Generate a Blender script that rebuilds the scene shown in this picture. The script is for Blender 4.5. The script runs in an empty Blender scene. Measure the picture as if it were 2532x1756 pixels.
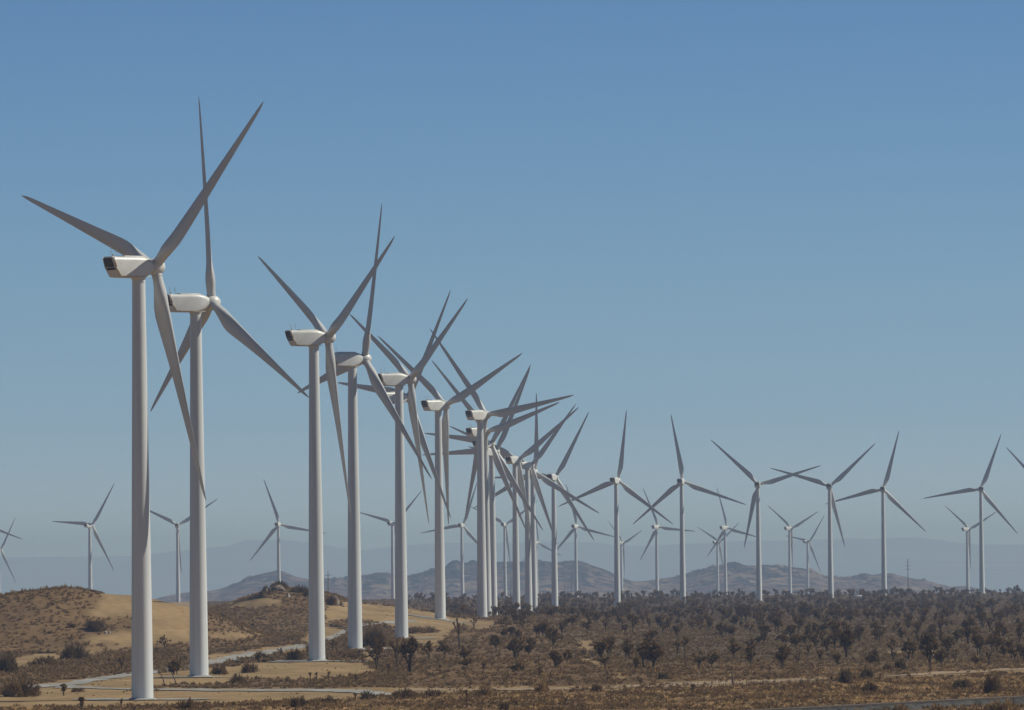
import bpy, math, random
import numpy as np
from mathutils import Matrix, Vector
random.seed(7); rng = np.random.default_rng(11)
SC = bpy.context.scene
COL = SC.collection

# ---------------------------------------------------------------- camera
F_PX, CX, CY = 16100.0, 1266.0, 878.0            # photograph is 2532 x 1756
ROLL, PITCH = 0.011, math.atan(480/16100.0)
fw = np.array([0, math.cos(PITCH), math.sin(PITCH)]); upv = np.array([0, -math.sin(PITCH), math.cos(PITCH)])
rt = np.array([1., 0, 0])
CAMX = math.cos(ROLL)*rt - math.sin(ROLL)*upv
CAMY = math.sin(ROLL)*rt + math.cos(ROLL)*upv
cam = bpy.data.cameras.new('camera'); camo = bpy.data.objects.new('camera', cam); COL.objects.link(camo)
cam.sensor_width = 36.0; cam.lens = 36.0*F_PX/2532.0
cam.clip_start = 1.0; cam.clip_end = 120000.0
camo.matrix_world = Matrix(((CAMX[0], CAMY[0], -fw[0], 0), (CAMX[1], CAMY[1], -fw[1], 0), (CAMX[2], CAMY[2], -fw[2], 0), (0, 0, 0, 1)))
SC.camera = camo

# ---------------------------------------------------------------- sky, sun, exposure
SUN_EL, SUN_AZ = math.radians(43), math.radians(80)   # azimuth from +Y (view direction) towards +X (right)
w = bpy.data.worlds.new('World'); SC.world = w; w.use_nodes = True
nt = w.node_tree; nt.nodes.clear()
sky = nt.nodes.new('ShaderNodeTexSky'); sky.sky_type = 'NISHITA'; sky.sun_disc = False
sky.sun_elevation = SUN_EL; sky.sun_rotation = SUN_AZ
sky.altitude = 900; sky.air_density = 1.0; sky.dust_density = 0.15; sky.ozone_density = 2.5
bg = nt.nodes.new('ShaderNodeBackground'); bg.inputs['Strength'].default_value = 0.085
wo = nt.nodes.new('ShaderNodeOutputWorld')
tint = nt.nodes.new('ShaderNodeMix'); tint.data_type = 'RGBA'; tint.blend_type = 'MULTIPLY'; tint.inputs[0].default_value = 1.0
wtc = nt.nodes.new('ShaderNodeTexCoord'); wsp = nt.nodes.new('ShaderNodeSeparateXYZ'); nt.links.new(wtc.outputs['Generated'], wsp.inputs[0])
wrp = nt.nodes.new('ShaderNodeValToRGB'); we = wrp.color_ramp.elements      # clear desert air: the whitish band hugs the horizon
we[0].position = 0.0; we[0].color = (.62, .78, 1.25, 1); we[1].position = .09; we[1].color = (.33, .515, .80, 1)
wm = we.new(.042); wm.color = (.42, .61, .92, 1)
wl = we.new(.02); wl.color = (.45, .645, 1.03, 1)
wh = we.new(.22); wh.color = (.30, .35, .40, 1)  # unseen upper sky dimmed and made neutral to cut blue fill on shaded sides
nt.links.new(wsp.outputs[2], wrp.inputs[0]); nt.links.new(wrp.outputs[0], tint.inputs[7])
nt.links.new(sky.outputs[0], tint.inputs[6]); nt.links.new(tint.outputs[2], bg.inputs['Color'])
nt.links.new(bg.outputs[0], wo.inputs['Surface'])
sl = bpy.data.lights.new('sun', 'SUN'); sl.energy = 4.0; sl.angle = math.radians(0.5); sl.color = (1.0, 0.97, 0.87)
so = bpy.data.objects.new('sun', sl); COL.objects.link(so)
sd = Vector((math.sin(SUN_AZ)*math.cos(SUN_EL), math.cos(SUN_AZ)*math.cos(SUN_EL), math.sin(SUN_EL)))
so.rotation_euler = sd.to_track_quat('Z', 'Y').to_euler()
SC.view_settings.view_transform = 'Standard'; SC.view_settings.look = 'None'
SC.view_settings.gamma = 1.0; SC.view_settings.exposure = 0.0
SC.render.engine = 'CYCLES'
SC.cycles.use_denoising = True
SC.cycles.max_bounces = 5; SC.cycles.diffuse_bounces = 3; SC.cycles.glossy_bounces = 2; SC.cycles.volume_bounces = 0
SC.cycles.transparent_max_bounces = 4

# ---------------------------------------------------------------- helpers
def ray(x, y):
    v = fw + CAMX*(x-CX)/F_PX - CAMY*(y-CY)/F_PX
    return v/v[1]
def to_px(P):
    d = P@fw
    return CX + F_PX*(P@CAMX)/d, CY - F_PX*(P@CAMY)/d

def _hash(ix, iy, s):
    n = (ix.astype(np.int64)*374761393 + iy.astype(np.int64)*668265263 + s*1274126177) & 0xffffffff
    n = ((n ^ (n >> 13))*1274126177) & 0xffffffff
    return ((n ^ (n >> 16)) & 0xffff)/65535.0
def vnoise(x, y, s=0):
    x = np.asarray(x, float); y = np.asarray(y, float)
    ix = np.floor(x); iy = np.floor(y); fx = x-ix; fy = y-iy
    fx = fx*fx*(3-2*fx); fy = fy*fy*(3-2*fy)
    a = _hash(ix, iy, s); b = _hash(ix+1, iy, s); c = _hash(ix, iy+1, s); d = _hash(ix+1, iy+1, s)
    return (a*(1-fx)+b*fx)*(1-fy) + (c*(1-fx)+d*fx)*fy
def fbm(x, y, s=0, o=4):
    v = 0; a = 1; t = 0
    for k in range(o):
        v = v + a*vnoise(x*2**k, y*2**k, s+k*17); t += a; a *= .5
    return v/t
def sstep(a, b, x):
    t = np.clip((x-a)/(b-a), 0, 1); return t*t*(3-2*t)

def tag(o, label=None, cat=None, group=None, kind=None):
    if label: o['label'] = label
    if cat: o['category'] = cat
    if group: o['group'] = group
    if kind: o['kind'] = kind
    return o
def mesh_np(name, V, Fc, mats=None, smooth=False, matidx=None, col=None):
    """V (n,3); Fc either (m,3)/(m,4) array or list of arrays of both"""
    me = bpy.data.meshes.new(name)
    V = np.asarray(V, np.float32)
    if isinstance(Fc, np.ndarray): Fc = [Fc]
    Fc = [np.asarray(f, np.int32) for f in Fc if len(f)]
    nl = sum(f.size for f in Fc); nf = sum(len(f) for f in Fc)
    me.vertices.add(len(V)); me.vertices.foreach_set('co', V.ravel())
    me.loops.add(nl); me.polygons.add(nf)
    li = np.concatenate([f.ravel() for f in Fc]); me.loops.foreach_set('vertex_index', li)
    tot = np.concatenate([np.full(len(f), f.shape[1], np.int32) for f in Fc])
    st = np.concatenate([[0], np.cumsum(tot)[:-1]]).astype(np.int32)
    me.polygons.foreach_set('loop_start', st)
    if matidx is not None: me.polygons.foreach_set('material_index', np.asarray(matidx, np.int32))
    if smooth: me.polygons.foreach_set('use_smooth', np.ones(nf, bool))
    me.update(calc_edges=True)
    if col is not None:
        at = me.color_attributes.new('Col', 'FLOAT_COLOR', 'POINT')
        c4 = np.ones((len(V), 4), np.float32); c4[:, :3] = np.asarray(col)*np.array([1.05, 1.0, .88])     # warm, sun-dried tones
        at.data.foreach_set('color', c4.ravel())
    for m in (mats or []): me.materials.append(m)
    return me
def link(name, me, parent=None, loc=None):
    o = bpy.data.objects.new(name, me); COL.objects.link(o)
    if parent: o.parent = parent
    if loc is not None: o.location = loc
    return o
class MB:
    """collects quads/tris"""
    def __init__(s): s.v = []; s.f3 = []; s.f4 = []; s.n = 0
    def add(s, V, F):
        V = np.asarray(V, float); s.v.append(V)
        for f in F:
            (s.f3 if len(f) == 3 else s.f4).append([i+s.n for i in f])
        s.n += len(V)
    def box(s, c, d, R=None):
        c = np.array(c, float); d = np.array(d, float)/2
        V = np.array([[x, y, z] for x in (-1, 1) for y in (-1, 1) for z in (-1, 1)])*d
        if R is not None: V = V@np.array(R).T
        s.add(V+c, [(0, 1, 3, 2), (4, 6, 7, 5), (0, 4, 5, 1), (2, 3, 7, 6), (0, 2, 6, 4), (1, 5, 7, 3)])
    def tube(s, p, r, n=6, cap=True):
        p = np.asarray(p, float); k = len(p); rings = []
        for i in range(k):
            t = p[min(i+1, k-1)]-p[max(i-1, 0)]; t = t/(np.linalg.norm(t)+1e-9)
            a = np.array([0, 0, 1.]) if abs(t[2]) < .9 else np.array([1., 0, 0])
            u = np.cross(t, a); u /= np.linalg.norm(u); v = np.cross(t, u)
            an = np.arange(n)*2*math.pi/n
            rings.append(p[i] + r[i]*(np.cos(an)[:, None]*u + np.sin(an)[:, None]*v))
        V = np.concatenate(rings); F = []
        for i in range(k-1):
            for j in range(n):
                a = i*n+j; b = i*n+(j+1) % n; F.append((a, b, b+n, a+n))
        if cap:
            V = np.concatenate([V, [p[-1]], [p[0]]]); c = k*n
            for j in range(n):
                F.append(((k-1)*n+j, (k-1)*n+(j+1) % n, c)); F.append(((j+1) % n, j, c+1))
        s.add(V, F)
    def mesh(s, name, mats, smooth=False):
        fs = []
        if s.f3: fs.append(np.array(s.f3))
        if s.f4: fs.append(np.array(s.f4))
        return mesh_np(name, np.concatenate(s.v), fs, mats, smooth)
    def obj(s, name, mat, parent=None, smooth=False, loc=None):
        return link(name, s.mesh(name, [mat], smooth), parent, loc)

# ---------------------------------------------------------------- materials
def principled(name, base=(.5, .5, .5), rough=.6, spec=.3):
    m = bpy.data.materials.new(name); m.use_nodes = True
    b = m.node_tree.nodes['Principled BSDF']
    b.inputs['Base Color'].default_value = (*base, 1); b.inputs['Roughness'].default_value = rough
    b.inputs['Specular IOR Level'].default_value = spec
    return m, m.node_tree, b
def noise_mat(name, c1, c2, scale=1.0, rough=.6, spec=.3, detail=5, lo=.35, hi=.65, stretch=(1, 1, 1), bump=0, coord='Object'):
    m, t, b = principled(name, c1, rough, spec)
    tc = t.nodes.new('ShaderNodeTexCoord'); mp = t.nodes.new('ShaderNodeMapping'); mp.inputs['Scale'].default_value = stretch
    n = t.nodes.new('ShaderNodeTexNoise'); n.inputs['Scale'].default_value = scale; n.inputs['Detail'].default_value = detail
    r = t.nodes.new('ShaderNodeValToRGB'); e = r.color_ramp.elements
    e[0].position = lo; e[0].color = (*c1, 1); e[1].position = hi; e[1].color = (*c2, 1)
    L = t.links.new
    L(tc.outputs[coord], mp.inputs[0]); L(mp.outputs[0], n.inputs[0]); L(n.outputs[0], r.inputs[0]); L(r.outputs[0], b.inputs['Base Color'])
    if bump:
        bp = t.nodes.new('ShaderNodeBump'); bp.inputs['Strength'].default_value = bump; bp.inputs['Distance'].default_value = .3
        L(n.outputs[0], bp.inputs['Height']); L(bp.outputs[0], b.inputs['Normal'])
    return m
M_WHITE = noise_mat('white_paint', (.61, .61, .585), (.75, .75, .725), .8, .38, .45, stretch=(1, 1, .03))
M_BLADE = noise_mat('blade_paint', (.54, .535, .515), (.61, .605, .59), .3, .42, .4, stretch=(1, 1, .2))
M_NAC = noise_mat('nacelle_paint', (.66, .64, .59), (.74, .73, .69), .5, .35, .5)
M_RUST = noise_mat('stained_trim', (.38, .27, .16), (.62, .56, .47), 1.4, .7, .2)
M_DARK = noise_mat('dark_grille', (.028, .022, .018), (.065, .05, .04), 3, .8, .1)
M_METAL = noise_mat('galvanised_metal', (.25, .26, .27), (.36, .36, .36), 2, .5, .4)
M_CONC = noise_mat('concrete', (.30, .29, .27), (.40, .38, .35), 2, .9, .1)
M_WOOD = noise_mat('weathered_wood', (.09, .07, .055), (.17, .135, .10), 3, .9, .1)
M_GRAVEL = noise_mat('gravel', (.26, .24, .21), (.37, .345, .31), .12, .95, .1, stretch=(1, .3, 1))
M_BALLAST = noise_mat('ballast', (.03, .028, .026), (.10, .094, .086), .5, .95, .1, detail=8)
M_RAIL = noise_mat('rusty_rail', (.055, .04, .03), (.09, .06, .045), 2, .6, .3)
M_ROCK = noise_mat('pale_rock', (.33, .29, .24), (.55, .50, .44), 1.5, .9, .1)
M_ROCK2 = noise_mat('brown_rock', (.13, .095, .07), (.26, .20, .15), .9, .9, .1)
def attr_mat(name, rough=.9, spec=.05, var=.25, scale=.6, transl=0):
    m, t, b = principled(name, (.1, .1, .1), rough, spec)
    a = t.nodes.new('ShaderNodeAttribute'); a.attribute_name = 'Col'
    tc = t.nodes.new('ShaderNodeTexCoord'); n = t.nodes.new('ShaderNodeTexNoise'); n.inputs['Scale'].default_value = scale; n.inputs['Detail'].default_value = 4
    mr = t.nodes.new('ShaderNodeMapRange'); mr.inputs[1].default_value = .3; mr.inputs[2].default_value = .7
    mr.inputs[3].default_value = 1-var; mr.inputs[4].default_value = 1+var
    mx = t.nodes.new('ShaderNodeMix'); mx.data_type = 'RGBA'; mx.blend_type = 'MULTIPLY'; mx.inputs[0].default_value = 1
    L = t.links.new
    L(tc.outputs['Object'], n.inputs[0]); L(n.outputs[0], mr.inputs[0]); L(a.outputs[0], mx.inputs[6]); L(mr.outputs[0], mx.inputs[7])
    L(mx.outputs[2], b.inputs['Base Color'])
    if transl:
        tr = t.nodes.new('ShaderNodeBsdfTranslucent'); ms = t.nodes.new('ShaderNodeMixShader'); ms.inputs[0].default_value = transl
        L(mx.outputs[2], tr.inputs[0]); L(b.outputs[0], ms.inputs[1]); L(tr.outputs[0], ms.inputs[2]); L(ms.outputs[0], t.nodes['Material Output'].inputs[0])
    return m
M_LEAF = attr_mat('joshua_leaves', transl=.2); M_BARK = attr_mat('joshua_bark', scale=2); M_SCRUB = attr_mat('scrub_twigs', transl=.4); M_GRASS = attr_mat('dry_grass', transl=.45)

# ---------------------------------------------------------------- terrain
PB = np.array([(-3000, -1.7), (0, -1.7), (400, -12.5), (900, -26.0), (1100, -27), (2600, -27), (2800, -29.4), (3000, -31.7), (3300, -34), (3700, -36.2),
               (4100, -37.3), (5000, -38), (5300, -41), (5700, -50), (6200, -54.6), (6700, -57.6), (7100, -60), (8400, -74), (12000, -100), (30000, -260), (60000, -500)])
PR = np.array([(-3000, -1.7), (0, -1.7), (400, -12.5), (900, -26.0), (1100, -27), (1800, -28.2), (2600, -31), (3300, -34.3), (3700, -36.2),
               (4100, -37.3), (5000, -38), (5300, -41), (5700, -50), (6200, -54.6), (6700, -57.6), (7100, -60), (8400, -74), (12000, -100), (30000, -260), (60000, -500)])
def base_z(X, D):
    a = np.interp(D, PB[:, 0], PB[:, 1]); b = np.interp(D, PR[:, 0], PR[:, 1])
    k = sstep(15, 60, X)
    return a*(1-k)+b*k
def hill_profile(pts, Dc, drop=0.5, pad=()):
    P = np.array([ray(x, y)*Dc for x, y in pts])
    h = P[:, 2] - base_z(P[:, 0], np.full(len(P), Dc)) - drop
    return P[:, 0], np.maximum(h, 0)
HA = hill_profile([(-420, 1560), (-250, 1500), (-100, 1476), (0, 1464), (50, 1457), (100, 1452), (160, 1451), (200, 1454), (250, 1462), (300, 1470), (340, 1477), (400, 1490),
                   (470, 1503), (520, 1512), (560, 1530), (600, 1560), (640, 1600)], 1945, .8)
HB = hill_profile([(300, 1560), (380, 1530), (440, 1512), (500, 1504), (540, 1497), (570, 1490), (600, 1479), (640, 1467), (660, 1458), (690, 1452), (740, 1459), (770, 1463), (800, 1468),
                   (830, 1475), (860, 1486), (880, 1492), (900, 1495), (970, 1503), (1000, 1509), (1050, 1516), (1100, 1524), (1140, 1532), (1180, 1546)], 2450, .5)
def terrain(X, D):
    X = np.asarray(X, float); D = np.asarray(D, float)
    z = base_z(X, D)
    a = np.interp(X, HA[0], HA[1]); wa = sstep(1812, 1945, D)*(1-sstep(1955, 2200, D))
    b = np.interp(X, HB[0], HB[1]); wb = sstep(2110, 2450, D)*(1-sstep(2480, 2900, D))
    z = z + np.maximum(a*wa, b*wb)
    und = (fbm(X/38, D/70, 3, 3)-.5)*1.1 + (fbm(X/9, D/16, 9, 3)-.5)*.45
    und = und*sstep(930, 1060, D)*(1-.4*sstep(3000, 5000, D))
    # gullies on the hill faces
    g = (fbm(X/14+D/60, D/45, 21, 4)-.5)*2.2*np.clip(np.maximum(a*wa, b*wb)/8, 0, 1)
    z = z - .45*np.exp(-((X+70)**2+(D-1217)**2)/55.0**2)     # slight hollow round the nearest tower
    return z + und + g
def tz(x, d): return float(terrain(np.array([x]), np.array([d]))[0])
_dd = np.concatenate([np.arange(950, 3000, 2.0), np.arange(3000, 5600, 8.0)])
def ground_at(px, py):
    """where the sight line through a photo point meets the ground"""
    r = ray(px, py); P = r[None, :]*_dd[:, None]
    t = terrain(P[:, 0], P[:, 1]); below = P[:, 2] < t
    i = int(np.argmax(below)) if below.any() else len(_dd)-1
    return float(P[i, 0]), float(_dd[i]), float(t[i])

# bare ground / planted zones, measured on the photograph and laid on the ground
def inpoly(x, y, poly):
    c = np.zeros(x.shape, bool); n = len(poly)
    for i in range(n):
        x1, y1 = poly[i]; x2, y2 = poly[(i+1) % n]
        if y1 == y2: continue
        c ^= ((y1 > y) != (y2 > y)) & (x < (x2-x1)*(y-y1)/(y2-y1)+x1)
    return c
FRONT = ([-400, 0, 200, 400, 600, 850, 1000, 1200, 1500, 1700, 2000, 2200, 2532, 3000], [1752, 1749, 1748, 1744, 1736, 1727, 1721, 1713, 1709, 1702, 1690, 1680, 1672, 1660])
BARE = [
    [(-400, 1722), (90, 1722), (100, 1690), (330, 1664), (400, 1664), (520, 1652), (640, 1640), (760, 1632), (900, 1640), (930, 1660), (870, 1672), (780, 1676), (640, 1678),
     (560, 1690), (420, 1692), (330, 1700), (330, 1712), (560, 1712), (900, 1716), (960, 1719), (850, 1727), (600, 1736), (400, 1744), (0, 1748), (-400, 1752)],
    [(400, 1700), (560, 1703), (900, 1700), (960, 1699), (1300, 1697), (1500, 1697), (1560, 1690), (1700, 1686), (2050, 1676), (2050, 1684), (1700, 1698), (1500, 1706), (1200, 1711), (960, 1720), (850, 1727), (400, 1744)],
    [(2160, 1673), (2300, 1664), (2532, 1652), (2900, 1640), (2900, 1650), (2532, 1664), (2300, 1672), (2160, 1677)],
    [(255, 1462), (480, 1480), (480, 1590), (400, 1592), (330, 1590), (200, 1592), (230, 1570), (330, 1560), (330, 1530), (200, 1522), (250, 1500)],
    [(145, 1606), (330, 1590), (330, 1604), (260, 1606), (240, 1622), (145, 1612)],
    [(25, 1632), (70, 1620), (150, 1612), (150, 1630), (80, 1640), (60, 1650), (20, 1656)],
    [(540, 1503), (570, 1492), (640, 1480), (700, 1484), (690, 1494), (640, 1502), (560, 1506)],
    [(800, 1490), (900, 1490), (1010, 1505), (1130, 1528), (1226, 1536), (1211, 1556), (1129, 1548), (1114, 1566), (1079, 1598), (1037, 1593), (1005, 1571), (1040, 1556), (990, 1548), (940, 1540), (880, 1530), (820, 1536), (800, 1545), (860, 1560), (830, 1580), (800, 1588), (745, 1590), (750, 1570), (800, 1545)],
    [(880, 1615), (925, 1612), (925, 1640), (880, 1632)],
    [(1425, 1600), (1436, 1584), (1462, 1582), (1465, 1602), (1445, 1612)],
    [(1430, 1628), (1455, 1626), (1490, 1642), (1500, 1652), (1470, 1644), (1435, 1636)],
    [(1515, 1662), (1570, 1680), (1540, 1682), (1512, 1670)],
    [(520, 1570), (560, 1566), (640, 1568), (620, 1576), (530, 1578)],
    [(2180, 1612), (2250, 1609), (2320, 1610), (2320, 1615), (2180, 1617)],
    [(500, 1622), (620, 1606), (740, 1592), (760, 1600), (760, 1614), (640, 1622), (500, 1650)],
]
def zone(X, D, Z=None):
    """photo coordinates of ground points -> (bare mask, front-strip mask)"""
    if Z is None: Z = terrain(X, D)
    P = np.stack([X, D, Z], -1); x, y = to_px(P)
    nx = (fbm(X/6, D/14, 31, 3)-.5)*26; ny = (fbm(X/6, D/14, 47, 3)-.5)*9
    nx = nx+(vnoise(X/1.3, D/5, 51)-.5)*16; ny = ny+(vnoise(X/1.3, D/5, 53)-.5)*5
    x = x+nx; y = y+ny
    bare = np.zeros(x.shape, bool)
    for p in BARE: bare |= inpoly(x, y, p)
    front = y > np.interp(x, *FRONT)
    inview = (D > 1000) & (D < 5600)
    return bare & inview & ~front, front

tt = np.concatenate([[-2.5, -1.2, -.6, -.35, -.22, -.16], np.linspace(-.12, .12, 520), [.16, .22, .35, .6, 1.2, 2.5]])
dd = np.concatenate([[-2500, -900, -200, 0, 150, 300, 450, 600, 700, 780, 840], np.exp(np.linspace(math.log(880), math.log(5600), 760)),
                     np.exp(np.linspace(math.log(5750), math.log(60000), 44))])
TT, DD = np.meshgrid(tt, dd); XX = TT*np.maximum(DD, 880); ZZ = terrain(XX, DD)
nr, nc = XX.shape
idx = np.arange(nr*nc).reshape(nr, nc)
FQ = np.stack([idx[:-1, :-1], idx[:-1, 1:], idx[1:, 1:], idx[1:, :-1]], -1).reshape(-1, 4)
bare, front = zone(XX, DD, ZZ)
cv = np.zeros((nr, nc, 3), np.float32)
sand = np.array([.30, .212, .122]); soil = np.array([.14, .092, .056]); straw = np.array([.32, .205, .105]); soilR = np.array([.11, .082, .055])
n1 = fbm(XX/11, DD/26, 71, 4)[..., None]
cv[:] = soil*(.8+.5*n1)
right = sstep(0, 40, XX)[..., None]*sstep(1470, 1580, DD)[..., None]
gold = np.clip((fbm(XX/16, DD/30, 73, 4)-.5)*7, 0, 1)[..., None]
gold = gold*(.25+.75*(1-sstep(.0, 20, XX)[..., None]))
cv = cv*(1-gold*.5)+straw*.62*gold*.5
cv = cv*(1-right) + (soilR*(.75+.5*n1)*(1-.5*gold)+straw*.36*gold)*right
kf = np.clip((fbm(XX/3.5, DD/9, 77, 4)-.42)*6, 0, 1)[..., None]
cv[front] = (soil*(1-kf)+straw*kf)[front]
cv[bare] = (sand*(.62+.7*fbm(XX/14, DD/18, 79, 5)[..., None]))[bare]
# soften the edge between sand and scrub soil
for _ in range(2):
    cv[1:-1, 1:-1] = (cv[1:-1, 1:-1]*2+cv[:-2, 1:-1]+cv[2:, 1:-1]+cv[1:-1, :-2]+cv[1:-1, 2:])/6
gm = attr_mat('desert_ground', var=.16, scale=.35)
V = np.stack([XX, DD, ZZ], -1).reshape(-1, 3)
go = link('ground', mesh_np('ground', V, FQ, [gm], True, col=cv.reshape(-1, 3)))
tag(go, kind='structure')

def strip(name, pts, mat, lift=.06):
    """pts: (px, py_centre, half thickness in photo px); draped on the ground, fine steps"""
    P = np.array(pts, float); n = len(P); t = np.linspace(0, n-1, n*14)
    x = np.interp(t, np.arange(n), P[:, 0]); y = np.interp(t, np.arange(n), P[:, 1]); h = np.interp(t, np.arange(n), P[:, 2])
    g = np.array([ground_at(a, b) for a, b in zip(x, y)])
    # half width on the ground (metres), from the picture's thickness, across the strip's own direction
    g2 = np.array([ground_at(a, b+c) for a, b, c in zip(x, y, h)])
    tx = np.gradient(g[:, 0]); ty = np.gradient(g[:, 1]); l = np.hypot(tx, ty)+1e-6
    nx, ny = -ty/l, tx/l
    wid = np.abs((g2[:, 0]-g[:, 0])*nx + (g2[:, 1]-g[:, 1])*ny); wid = np.clip(wid, 1.8, 11)
    ker = np.ones(15)/15
    def sm(a): return np.convolve(np.pad(a, 7, 'edge'), ker, 'valid')
    gx, gy, wid = sm(g[:, 0]), sm(g[:, 1]), sm(wid); nx, ny = sm(nx), sm(ny)
    wid = wid*(.8+.8*(fbm(gx/5, gy/10, 91, 3)-.35))
    K = 9; u = np.linspace(-1, 1, K)
    X = gx[:, None]+nx[:, None]*wid[:, None]*u; Y = gy[:, None]+ny[:, None]*wid[:, None]*u
    Z = terrain(X, Y)+lift
    i = np.arange(len(gx)*K).reshape(-1, K)
    F = np.stack([i[:-1, :-1], i[:-1, 1:], i[1:, 1:], i[1:, :-1]], -1).reshape(-1, 4)
    o = link(name, mesh_np(name, np.stack([X, Y, Z], -1).reshape(-1, 3), F, [mat], True))
    tag(o, kind='structure'); return o
strip('gravel_road', [(1030, 1535, 2), (990, 1538, 2), (950, 1540, 2.5), (905, 1544, 3), (870, 1553, 4), (830, 1573, 6), (790, 1590, 5), (740, 1599, 4), (690, 1608, 5), (620, 1620, 6), (560, 1631, 6),
                      (500, 1644, 6), (430, 1655, 5), (360, 1663, 4), (300, 1672, 5), (240, 1680, 5), (180, 1691, 6), (120, 1697, 5), (60, 1700, 3)], M_GRAVEL, .10)
strip('access_track', [(130, 1700, 4), (200, 1702, 3), (330, 1705, 2.5), (500, 1708, 3), (650, 1708, 3.5), (780, 1708, 4), (860, 1710, 4), (920, 1715, 4), (970, 1721, 3)], M_GRAVEL, .14)
M_DIRT = noise_mat('pale_dirt', (.27, .19, .115), (.37, .27, .17), .1, .95, .1)
strip('dirt_road', [(960, 1708, 4), (1100, 1706, 5), (1250, 1705, 4), (1400, 1706, 4), (1520, 1702, 5), (1600, 1698, 5), (1700, 1694, 4), (1850, 1687, 3.5), (1950, 1683, 3), (2050, 1680, 1.5)], M_DIRT, .10)
strip('dirt_road', [(2180, 1674, 1), (2230, 1671, 2),
                    (2300, 1667, 3), (2400, 1662, 4), (2532, 1656, 5), (2640, 1650, 5)], M_DIRT, .10)

# far hills and mountains
def range_mesh(name, pts, Dc, D0, D1, floor_z, mat, ncol, nrow, rough, seed, bumpy, ext=1.35):
    P = np.array([ray(x, y)*Dc for x, y in pts])
    X = np.linspace(P[0, 0], P[-1, 0], ncol); H = np.interp(X, P[:, 0], P[:, 2]) - floor_z
    ds = np.linspace(D0, D1, nrow)
    XX, YY = np.meshgrid(X, ds)
    wd = sstep(D0, Dc, YY)*(1-sstep(Dc, D1, YY)) if True else 0
    wd = np.where(YY <= Dc, ((YY-D0)/(Dc-D0))**.8, 1-((YY-Dc)/(D1-Dc))**1.2)
    rid = np.abs(fbm(XX/rough, YY/(rough*1.6), seed, 5)-.5)*2
    Z = floor_z + H[None, :]*wd*(1-.42*rid*np.clip(1-wd, 0, 1)*1.6) + (fbm(XX/12, YY/30, seed+5, 3)-.5)*bumpy*wd*(.3+1.4*sstep(.45, .62, fbm(XX/70, YY/200, seed+9, 2)))
    i = np.arange(nrow*ncol).reshape(nrow, ncol)
    F = np.stack([i[:-1, :-1], i[:-1, 1:], i[1:, 1:], i[1:, :-1]], -1).reshape(-1, 4)
    o = link(name, mesh_np(name, np.stack([XX, YY, Z], -1).reshape(-1, 3), F, [mat], True))
    tag(o, kind='structure'); return o
HILLPX = [(120, 1500), (250, 1500), (380, 1482), (437, 1468), (480, 1463), (515, 1462), (537, 1458), (562, 1452), (590, 1438), (612, 1428), (649, 1417), (670, 1414), (684, 1410), (698, 1413), (711, 1417), (723, 1424), (748, 1430), (763, 1432),
          (808, 1430), (860, 1429), (897, 1422), (912, 1421), (927, 1416), (959, 1415), (971, 1421), (1006, 1424), (1021, 1420), (1050, 1413), (1074, 1404), (1102, 1400), (1107, 1392), (1129, 1385), (1149, 1390),
          (1174, 1387), (1184, 1386), (1223, 1389), (1260, 1390), (1298, 1389), (1347, 1388), (1362, 1391), (1382, 1391), (1407, 1387), (1427, 1385), (1447, 1390), (1471, 1399), (1496, 1408), (1521, 1419), (1546, 1431),
          (1572, 1438), (1604, 1436), (1629, 1432), (1659, 1428), (1683, 1423), (1703, 1417), (1728, 1410), (1748, 1405), (1765, 1398), (1788, 1397), (1807, 1393), (1817, 1389), (1827, 1392), (1852, 1398), (1870, 1399),
          (1887, 1396), (1922, 1398), (1951, 1400), (1989, 1405), (2013, 1413), (2031, 1421), (2061, 1425), (2098, 1428), (2123, 1426), (2136, 1420), (2150, 1420), (2160, 1424), (2178, 1421), (2195, 1417), (2208, 1418), (2222, 1422),
          (2247, 1429), (2284, 1434), (2309, 1442), (2334, 1446), (2349, 1452), (2394, 1449), (2408, 1453), (2446, 1462), (2520, 1475), (2700, 1490)]
MTPX = [(-400, 1380), (0, 1377), (150, 1376), (330, 1374), (430, 1362), (521, 1353), (565, 1349), (587, 1340), (608, 1335), (687, 1333), (760, 1339), (802, 1346), (860, 1358), (900, 1359), (967, 1351), (1030, 1345), (1074, 1341), (1182, 1341), (1226, 1342),
        (1328, 1338), (1408, 1340), (1474, 1340), (1517, 1347), (1604, 1350), (1691, 1345), (1765, 1340), (1852, 1336), (1939, 1336), (2048, 1332), (2097, 1330), (2162, 1332), (2206, 1329), (2282, 1329), (2314, 1333), (2358, 1339),
        (2423, 1345), (2532, 1346), (2900, 1350)]
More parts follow.
